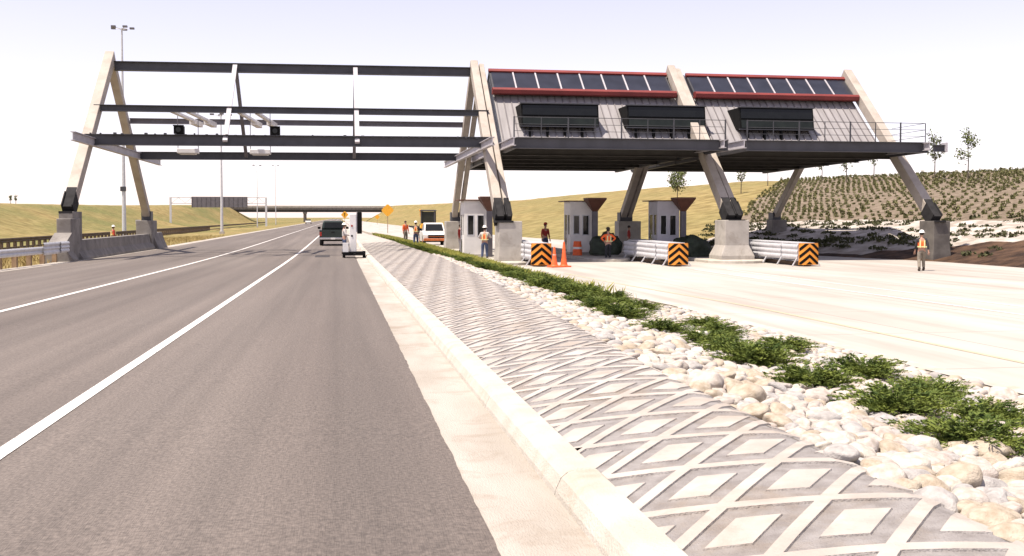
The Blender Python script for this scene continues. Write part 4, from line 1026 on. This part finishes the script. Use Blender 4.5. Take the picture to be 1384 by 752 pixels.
    if hat:
        hh = MB(); c = hc+Vector((0,0,.07)); vs = []
        for k, (rr_, zz) in enumerate(((.165,-.005),(.162,.01),(.122,.012),(.118,.055),(.095,.095),(.05,.118),(.005,.124))):
            vs += [(c.x+rr_*.88*math.cos(a), c.y+rr_*math.sin(a)-(.015 if k < 2 else 0), c.z+zz) for a in [2*math.pi*i/16 for i in range(16)]]
        hh.add(vs, [(r_*16+i, r_*16+(i+1)%16, (r_+1)*16+(i+1)%16, (r_+1)*16+i) for r_ in range(6) for i in range(16)]+[tuple(range(96,112))]); hh.build('hard_hat', M[hat], t, smooth=True)
    return t
def xy(px, d): return at_px(px, d)
# right-hand worker walking on the plaza
X, Y = xy(1246, 44.8); person(X, Y, pz(Y), R(160), 'person in khaki trousers and orange vest walking on the plaza near the right pier', dict(step=.2, hand_l=(-.27,.12,.86), hand_r=(.25,-.16,.88)), pants='khaki', shirt='darkcloth', hat='hatwhite', h=1.72)
X, Y = xy(655, 55.0); person(X, Y, IZ-.1, R(165), 'person with back turned, blue jeans and vest, working at the first booth', dict(step=.06, lean=.06, hand_l=(-.22,-.38,1.2), hand_r=(.22,-.38,1.15)), pants='denim', shirt='palecloth')
X, Y = xy(822, 55.5); person(X, Y, IZ-.2, R(185), 'person in bright vest and dark trousers, hands on hips, between the booths', dict(step=.02, stance=.1, hand_l=(-.2,-.02,1.05), hand_r=(.2,-.02,1.05), elbow_l=(-1,.2,0), elbow_r=(1,.2,0)), pants='darkcloth', shirt='vest', hat='hair')
X, Y = xy(737, 62.0); person(X, Y, IZ, R(20), 'person in red shirt seen behind the concrete block between booths one and two', dict(step=.05), top=None, shirt='redcloth', pants='denim', hat='redcloth', h=1.8)
X, Y = xy(622, 63); person(X, Y, IZ, R(60), 'person in red shirt half hidden beside the white booth', dict(step=.05), top=None, shirt='redcloth', pants='palecloth', hat=None, h=1.75)
X, Y = xy(850, 66); person(X, Y, IZ-.1, R(70), 'person in red shirt half hidden by the rear pier between the booths', dict(step=.05), top=None, shirt='redcloth', pants='darkcloth', hat=None, h=1.75)
X, Y = xy(548, 84); person(X, Y, medz(X, Y), R(30), 'person in orange top and tan trousers, leftmost beside the white pickup', dict(step=.03), top=None, shirt='vest', pants='khaki', hat=None, h=1.8)
X, Y = xy(562, 74); person(X, Y, medz(X, Y)-.02, R(170), 'person in vest and jeans pointing beside the white pickup', dict(step=.05, hand_l=(-.2,-.1,.9), hand_r=(.5,-.3,1.5)), pants='denim', shirt='darkcloth')
X, Y = xy(465, 57); person(X, Y, gz(Y), R(100), 'person in pale shirt and jeans standing left of the white equipment cabinet', dict(step=.04, hand_l=(-.2,-.3,1.1)), top=None, pants='denim', shirt='palecloth', hat='hatwhite', h=1.7)
X, Y = xy(153, 76); person(X, Y, lefthz(X, Y)-.05, R(120), 'person in white hard hat standing behind the left wall', dict(step=.04), pants='denim', shirt='redcloth', h=1.7)

# ---------------------------------------------------------------- vehicles
def pickup(x, y, z, rz, paint, label, name='pickup_truck', trim=None, topper=False):
    t = thing(name, label, 'pickup truck', (x, y, z), rz)
    W = .98; trim = trim or M['chrome']                      # length along Y, front at +Y
    # body sides: lower shell with wheel arches
    def arch(cy, r=.44, n=9): return [(cy+r*math.cos(a), .42+r*math.sin(a)*1.0) for a in [math.pi-math.pi*k/n for k in range(n+1)]]
    low = [(-2.7,.50),(-2.05,.46)]
    prof = [(-2.72,.48)]+[(-1.95,.44)]+arch(-1.5)+[(-1.05,.38),(1.2,.38)]+arch(1.72)+[(2.25,.42),(2.62,.45),(2.70,.62),(2.68,.92),(2.50,1.05),(1.25,1.14),(.9,1.16),(-.75,1.16),(-2.72,1.16)]
    mb = MB(); mb.prism(prof, 0, -W, W, 'x'); bd = mb.build('body', paint, t, bevel=.05)
    mb = MB(); mb.prism([(-.78,1.15),(-.80,1.30),(-.62,1.78),(-.5,1.83),(.38,1.83),(.55,1.78),(1.25,1.15)], 0, -.84, .84, 'x')
    v = mb.v; mb.v = [(p[0]*(1 if p[2] < 1.4 else .88), p[1], p[2]) for p in v]; cb = mb.build('cab', paint, t, bevel=.05)
    def win(name, pts): m = MB(); m.add(pts, [(0,1,2,3)]); m.build(name, M['glassdark'], cb, recalc=False)
    win('rear_window', [(-.66,-.812,1.30),(.66,-.812,1.30),(.62,-.665,1.72),(-.62,-.665,1.72)])
    win('windscreen', [(.72,1.215,1.20),(-.72,1.215,1.20),(-.64,.63,1.73),(.64,.63,1.73)])
    for s_ in (-1, 1):
        win('side_window', [(s_*.850,-.62,1.24),(s_*.850,.95,1.24),(s_*.757,.45,1.72),(s_*.757,-.52,1.72)])
    mb = MB(); mb.box(-.82,.82,-2.6,-.88,1.10,1.17,0); mb.build('bed_floor', M['black'], t)
    mb = MB(); mb.box(-.80,.80,-2.75,-2.71,.62,1.12); tg = mb.build('tailgate', paint, t, bevel=.02); mb = MB(); mb.box(-.12,.12,-2.775,-2.75,.98,1.04); mb.build('handle', M['black'], tg)
    mb = MB(); mb.box(-W,W,-2.92,-2.74,.46,.62); mb.build('rear_bumper', trim, t, bevel=.03)
    mb = MB(); mb.box(-.16,.16,-2.935,-2.921,.48,.60); mb.build('number_plate', M['hatwhite'], t)
    mb = MB(); mb.box(-W,W,2.70,2.86,.44,.62); mb.build('front_bumper', trim, t, bevel=.03)
    mb = MB(); mb.box(-.62,.62,2.69,2.73,.66,.90)
    g = mb.build('grille', M['black'], t)
    mb = MB(); mb.box(-.6,.6,2.731,2.745,.765,.795); mb.build('grille_bar', trim, g)
    for s_ in (-1, 1):
        mb = MB(); mb.box(s_*.80-.13, s_*.80+.13, 2.69, 2.735, .68, .88); mb.build('headlight', M['hatwhite'], t)
        mb = MB(); mb.box(s_*.89-.075, s_*.89+.075, -2.765, -2.72, .72, 1.02); mb.build('tail_light', M['redcloth'], t)
        mb = MB(); mb.box(s_*1.0-.05 if s_>0 else -1.17, s_*1.0+.17 if s_>0 else -.95, .78,.86,1.2,1.38); mb.build('wing_mirror', M['black'], t, bevel=.02)
    for cy in (-1.5, 1.72):
        for s_ in (-1, 1):
            mb = MB(); mb.tube([(s_*(W-.24),cy,.38),(s_*(W-.21),cy,.38),(s_*(W-.03),cy,.38),(s_*(W),cy,.38)], [.34,.38,.38,.34], 24); tr = mb.build('wheel', M['rubber'], t)
            mb = MB(); mb.tube([(s_*(W-.0),cy,.38),(s_*(W+.012),cy,.38)], [.21,.19], 16); mb.build('rim', trim, tr)
            
    mb = MB(); mb.box(-.7,.7,-2.5,2.4,.34,.44); mb.build('chassis', M['black'], t)
    return t
M['greenpaint'] = mat('dark_green_car_paint', (.012,.022,.018), .3, .05, 2)
M['whitepaint'] = mat('white_car_paint', (.72,.69,.65), .35, .03, 2)
M['reflbumper'] = mat('bumper_orange_reflection', (.50,.14,.04), .6, .2, 6)  # red-orange reflection painted in as the trim's base colour
X, Y = xy(450, 76); pickup(X, Y+2.7, gz(Y), 0, M['greenpaint'], 'dark green pickup seen from behind on the highway')
X, Y = xy(590, 80); pickup(X, Y+3, pz(Y), R(180), M['whitepaint'], 'white pickup, a red-orange reflection coloured into its bumper, facing the camera beside the workers', trim=M['reflbumper'])
# wheel loader behind the white pickup
def loader(x, y, z, rz):
    t = thing('wheel_loader', 'tall grey-cabbed loader behind the white pickup', 'loader', (x, y, z), rz)
    mb = MB(); mb.box(-.55,.55,-.6,2.0,.8,1.5); mb.build('hood', M['yellow'], t, bevel=.05)
    for sx in (-1,1):
        for sy in (-1,1):
            mb = MB(); mb.box(sx*.72-.05,sx*.72+.05,-.9+sy*.7-.05,-.9+sy*.7+.05,1.3,2.85); mb.build('cab_post', M['steel'], t)
    mb = MB(); mb.box(-.82,.82,-1.7,-.1,2.85,3.0); mb.build('cab_roof', M['steel'], t, bevel=.03)
    mb = MB(); mb.box(-.68,.68,-1.58,-.22,1.4,2.8); mb.build('cab_glass', M['glasslow'], t)
    mb = MB(); mb.box(-.75,.75,-1.65,-.15,.8,1.4); mb.build('cab_base', M['yellow'], t)
    for sx in (-1,1):
        for cy, r in ((-1.0,.72),(1.5,.55)):
            mb = MB(); mb.tube([(sx*.6,cy,r),(sx*.95,cy,r)], r, 20); wh = mb.build('wheel', M['rubber'], t); mb = MB(); mb.tube([(sx*.95,cy,r),(sx*.97,cy,r)], r*.5, 14); mb.build('rim', M['yellow'], wh)
    mb = MB(); mb.prism([(2.6,.2),(3.4,.1),(3.3,.3),(2.75,.45),(2.8,.95),(2.6,1.0)], 0, -1.1, 1.1, 'x'); mb.build('bucket', M['steel'], t)
    for sx in (-1,1): mb = MB(); mb.beam((sx*.65,.2,1.4),(sx*.65,2.7,.5),.12,.2); mb.build('lift_arm', M['yellow'], t)
    mb = MB(); mb.tube([(.95,-1.4,2.3),(.95,-1.4,2.9)],.03,6); mb.ball((.95,-1.4,2.95),.1,.1,.12); mb.build('beacon', M['orange'], t)
X, Y = xy(578, 112); loader(X, Y, pz(Y), R(170))
# equipment cabinet on a small trailer
def cabinet(x, y):
    g = gz(y); t = thing('equipment_trailer', 'tall narrow white equipment mast on a dark base at the road edge', 'equipment trailer', (x, y, g))
    mb = MB(); mb.box(-.28,.06,-.2,.25,.3,2.2); mb.build('mast_cabinet', M['white'], t, bevel=.03)
    mb = MB(); mb.box(.10,.34,-.15,.35,1.2,2.28); hd = mb.build('head_box', M['black'], t, bevel=.03)
    mb = MB(); mb.box(.062,.098,-.16,.3,1.3,2.3); mb.build('side_plate', M['tie'], hd)
    for k in range(2):
        mb = MB(); mb.tube([(-.16,-.201,1.1+k*.5),(-.16,-.22,1.1+k*.5)], .05, 12); mb.build('gauge', M['redcloth'] if k else M['black'], t)
    mb = MB(); mb.box(-.62,.5,-.6,.7,.14,.30); mb.box(-.1,.0,-1.3,-.6,.16,.24); mb.build('base_frame', M['black'], t)
    for sx in (-1,1): mb = MB(); mb.tube([(sx*.5-.06-.07,.1,.17),(sx*.5-.06+.07,.1,.17)], .17, 16); mb.build('wheel', M['rubber'], t)
    mb = MB(); mb.box(-.62,-.34,-.45,-.1,.30,.75); mb.build('battery_box', M['white'], t)
X, Y = xy(480, 52); cabinet(X, Y)

# ---------------------------------------------------------------- guardrails on the left
def wbeam(mb, pts, z0, h, n=10, humps=2, bul=.05, th=.012):
    for (a, b) in zip(pts, pts[1:]):
        p0, p1 = Vector(a), Vector(b)
        vs = []
        for p in (p0, p1):
            for side in (0, 1):
                for i in range(n+1):
                    vs.append((p.x+bul*abs(math.sin(humps*math.pi*i/n))+side*-th, p.y, p.z+z0+h*i/n))
        m_ = n+1
        fs = []
        for s_ in (0, 1):
            for i in range(n): fs.append((s_*m_+i, s_*m_+i+1, 2*m_+s_*m_+i+1, 2*m_+s_*m_+i))
        fs.append((n, m_+n, 3*m_+n, 2*m_+n)); fs.append((0, m_, 3*m_, 2*m_)); mb.add(vs, fs)
def near_rail():
    t = thing('guardrail', 'galvanised guardrail at the left road edge ending at the wall pier', 'guardrail', (-12.3, 45, gz(45)))
    mb = MB(); wbeam(mb, [(0, -26, .2), (0, 0, 0), (.1, 1.5, 0)], .45, .31); mb.build('rail', M['galv'], t)
    mb = MB(); wbeam(mb, [(.12, .6, 0), (.16, 4.3, 0)], .40, .52, 14, 3); wbeam(mb, [(.19, 3.0, 0), (.2, 4.4, 0)], .42, .48, 14, 3); mb.build('end_section', M['galv'], t)
    for k in range(16):
        y_ = 3.6-k*1.9; zz = (gz(45+y_)-gz(45)); mb = MB(); mb.box(-.30,-.12,y_-.1,y_+.1,zz-.3,zz+.72); p = mb.build('post', M['wood'], t); mb = MB(); mb.box(-.12,-.01,y_-.08,y_+.08,zz+.42,zz+.74); mb.build('block', M['wood'], p)
near_rail()
def far_rail():
    t = thing('guardrail', 'long brown weathered guardrail beyond the wall, along the far verge', 'guardrail', (-24, 100, gz(100)-.38))
    mb = MB(); wbeam(mb, [(0, -60, .05), (0, -20, 0), (0, 250, 0)], .62, .34, 8); mb.build('rail', M['rust'], t)
    mb = MB(); mb.box(.02,.12,-60,250,.16,.30); mb.build('lower_rail', M['rust'], t)
    for k in range(100):
        y_ = -59+k*1.6
        mb = MB(); mb.box(-.14,.06,y_-.13,y_+.13,-.3,.72); mb.build('post', M['rust'], t)
far_rail()
# ---------------------------------------------------------------- light poles, signs, sign gantry, bridge
def mast(px, d, ytop, label, heads=4, base_r=.16, boxh=None):
    X, Y = at_px(px, d); g = T(X, Y) if (X < -12 or X > xf(Y)) else gz(Y)
    H = E+(294-ytop)/1400*d-g
    t = thing('light_mast', label, 'light mast', (X, Y, g), 0, 'tall light masts beside the highway')
    mb = MB(); mb.tube([(0,0,-.3),(0,0,H*.5),(0,0,H)], [base_r, base_r*.7, base_r*.4], 10); mb.build('pole', M['galv'], t)
    mb = MB(); mb.box(-base_r*1.5, base_r*1.5, -base_r*1.5, base_r*1.5, -.1, .35); mb.build('base', M['concrete'], t)
    w_ = 1.15 if heads > 2 else .8
    for k in range(heads):
        a = 2*math.pi*k/heads+.2; ex, ey = math.cos(a)*w_, math.sin(a)*w_
        mb = MB(); mb.tube([(0,0,H-.15),(ex,ey,H)], .035, 6); ar = mb.build('arm', M['galv'], t)
        mb = MB(); mb.box(ex-.26,ex+.26,ey-.2,ey+.2,H-.08,H+.14); mb.build('lamp_head', M['steelmid'], ar, bevel=.03)
    if boxh:
        mb = MB(); mb.box(-.35,.3,-.3,-.05,boxh,boxh+.55); mb.build('control_box', M['steel'], t)
mast(168, 124, 40, 'tallest light mast, rising behind the left A-frame', 5, .26, 5.6)
mast(300, 138, 156, 'light mast seen below the open gantry, in the grass left of the road', 4, .20)
mast(348, 250, 224, 'thin distant light mast inside the sign frame', 2, .13)
mast(373, 320, 224, 'thin distant light mast just right of the sign frame', 2, .13)
def warning(px, d, yc, diag_px, label, mark=False):
    X, Y = at_px(px, d); g = medz(X, Y) if Y < 200 else pz(Y); 
    if X > xf(Y): g = hillz(X, Y)
    s = diag_px/1400*d/2; zc = E+(294-yc)/1400*d-g
    t = thing('warning_sign', label, 'road sign', (X, Y, g), 0, 'diamond warning signs')
    mb = MB(); n = s*.12
    pts = [(n,s-n),(s-n,n),(s-n,-n),(n,-s+n),(-n,-s+n),(-s+n,-n),(-s+n,n),(-n,s-n)]
    mb.prism([(p[0], p[1]+zc) for p in pts], 0, -.04, -.02, 'y'); fc = mb.build('sign_face', M['yellow'], t)
    if mark:
        mb = MB(); mb.box(-s*.08, s*.08, -.048, -.043, zc-s*.45, zc+s*.25); mb.prism([(-s*.25, zc+s*.2), (s*.25, zc+s*.2), (0, zc+s*.5)], 0, -.048, -.043, 'y'); mb.build('arrow_symbol', M['black'], fc)
    mb = MB(); mb.box(-.045,.045,-.02,.05,-.3,zc+s*.6); mb.build('post', M['wood'], t)
warning(524, 140, 284.5, 18, 'largest orange diamond warning sign, right of the road')
warning(466, 230, 290.5, 10.5, 'orange diamond warning sign above the white mast by the dark pickup', True)
warning(510, 300, 293.5, 7, 'smallest distant orange diamond sign, left of the largest one')
def small_sign():
    X, Y = at_px(187, 118); g = lefthz(X, Y); t = thing('marker_sign', 'small pale roadside sign on a post right of the tallest mast', 'road sign', (X, Y, g))
    mb = MB(); mb.box(-.28,.28,-.03,0,1.75,2.2); mb.build('sign_face', M['tie'], t); mb = MB(); mb.box(-.04,.04,0,.06,-.2,2.1); mb.build('post', M['wood'], t)
small_sign()
def sign_gantry():
    x0, y0 = at_px(231, 276); x1, y1 = at_px(360, 276); Y = (y0+y1)/2; x0 = x0*Y/y0; x1 = x1*Y/y1
    g = gz(Y)-.4; t = thing('sign_gantry', 'pale inverted-U frame holding a wide grey sign panel', 'sign gantry', (x0, Y, g)); L = x1-x0; H = E+27/1400*276-g
    for x in (0, L): mb = MB(); mb.box(x-.25,x+.25,-.25,.25,-.3,H); mb.build('leg', M['galv'], t)
    mb = MB()
    for z in (H, H-1.6): mb.box(.26, L-.26, -.12, .12, z-.14, z+.04)
    for k in range(14):
        xa = .3+k*(L-.6)/14; xb = xa+(L-.6)/14; mb.beam((xa,0,H-.1),(xb,0,H-1.5),.1,.1) if k%2 else mb.beam((xa,0,H-1.5),(xb,0,H-.1),.1,.1)
    mb.build('truss', M['galv'], t)
    mb = MB(); mb.box(5.4, 19.8, -.5, -.2, H-2.7, H+.15)
    for k in range(13): mb.box(5.5+k*1.17, 5.6+k*1.17, -.58, -.5, H-2.65, H+.1)
    mb.build('sign_panel', M['steelmid'], t)
sign_gantry()
def bridge():
    Y = 505; t = thing('overpass_bridge', 'long grey concrete overpass crossing the highway in the distance', 'bridge', (-15, Y, gz(Y)))
    g = gz(Y); zt = E+15.5/1400*500-g; zb = E+7.0/1400*500-g
    mb = MB(); mb.prism([(0,zb+1.2),(0,zt-.9),(12,zt-.9),(12,zb+1.2)], 0, -48, 46, 'x'); mb.build('deck', M['pier'], t)
    for y_ in (.6, 3.3, 6, 8.7, 11.4):
        mb = MB(); mb.box(-41, 38, y_-.3, y_+.3, zb, zb+1.2); mb.build('girder', M['soffit'], t)
    for y_ in (-.2, 12): mb = MB(); mb.box(-48, 46, y_-.12, y_+.12, zt-.9, zt); mb.build('parapet', M['concrete'], t)
    for x in (-1.8,):
        mb = MB()
        for q in (1.5, 6, 10.5): mb.tube([(x, q, -.4), (x, q, zb-.75)], .6, 12)
        mb.box(x-.8, x+.8, .2, 11.8, zb-.75, zb); mb.build('pier', M['pier'], t)
    for x in (-41.5, 38.5): mb = MB(); mb.box(x-.8, x+.8, 0, 12, zb-2.5, zt-.95); mb.build('abutment', M['concrete'], t)
bridge()
# distant pickup-like vehicle shapes on the far highway
def far_car(px, d, m, lb):
    X, Y = at_px(px, d); g = gz(Y); t = thing('distant_car', lb, 'car', (X, Y, g), 0)
    mb = MB(); mb.prism([(-2.1,.35),(2.1,.35),(2.15,.8),(1.3,.95),(-2.0,1.0),(-2.15,.7)], 0, -.88,.88,'x'); mb.build('body', m, t, bevel=.08)
    mb = MB(); mb.prism([(-1.7,.98),(1.0,.94),(.3,1.45),(-1.2,1.47)], 0, -.76,.76,'x'); mb.build('cabin', M['glassdark'], t, bevel=.06)
    for sx in (-1,1):
        for cy in (-1.3,1.3): mb = MB(); mb.tube([(sx*.68,cy,.33),(sx*.9,cy,.33)], .33, 14); mb.build('wheel', M['rubber'], t)
far_car(417, 330, M['whitepaint'], 'tiny pale car far down the highway near the overpass')
# fallen leaves and grit on the stamped paving
def p3(rr):
    k = rr.random()
    if k < .75: cx, cy = 2.0, 5.35
    else: cx, cy = 1.95, 4.55
    x = cx+rr.gauss(0,.10); y = cy+rr.gauss(0,.09); return x, y, medz(x, y)-.024
blades('dry_leaf_litter', 420, p3, M['drygrass'], (.003,.012), .012, 'dry leaf litter gathered in the diamond recesses', 9, 'leaf litter')
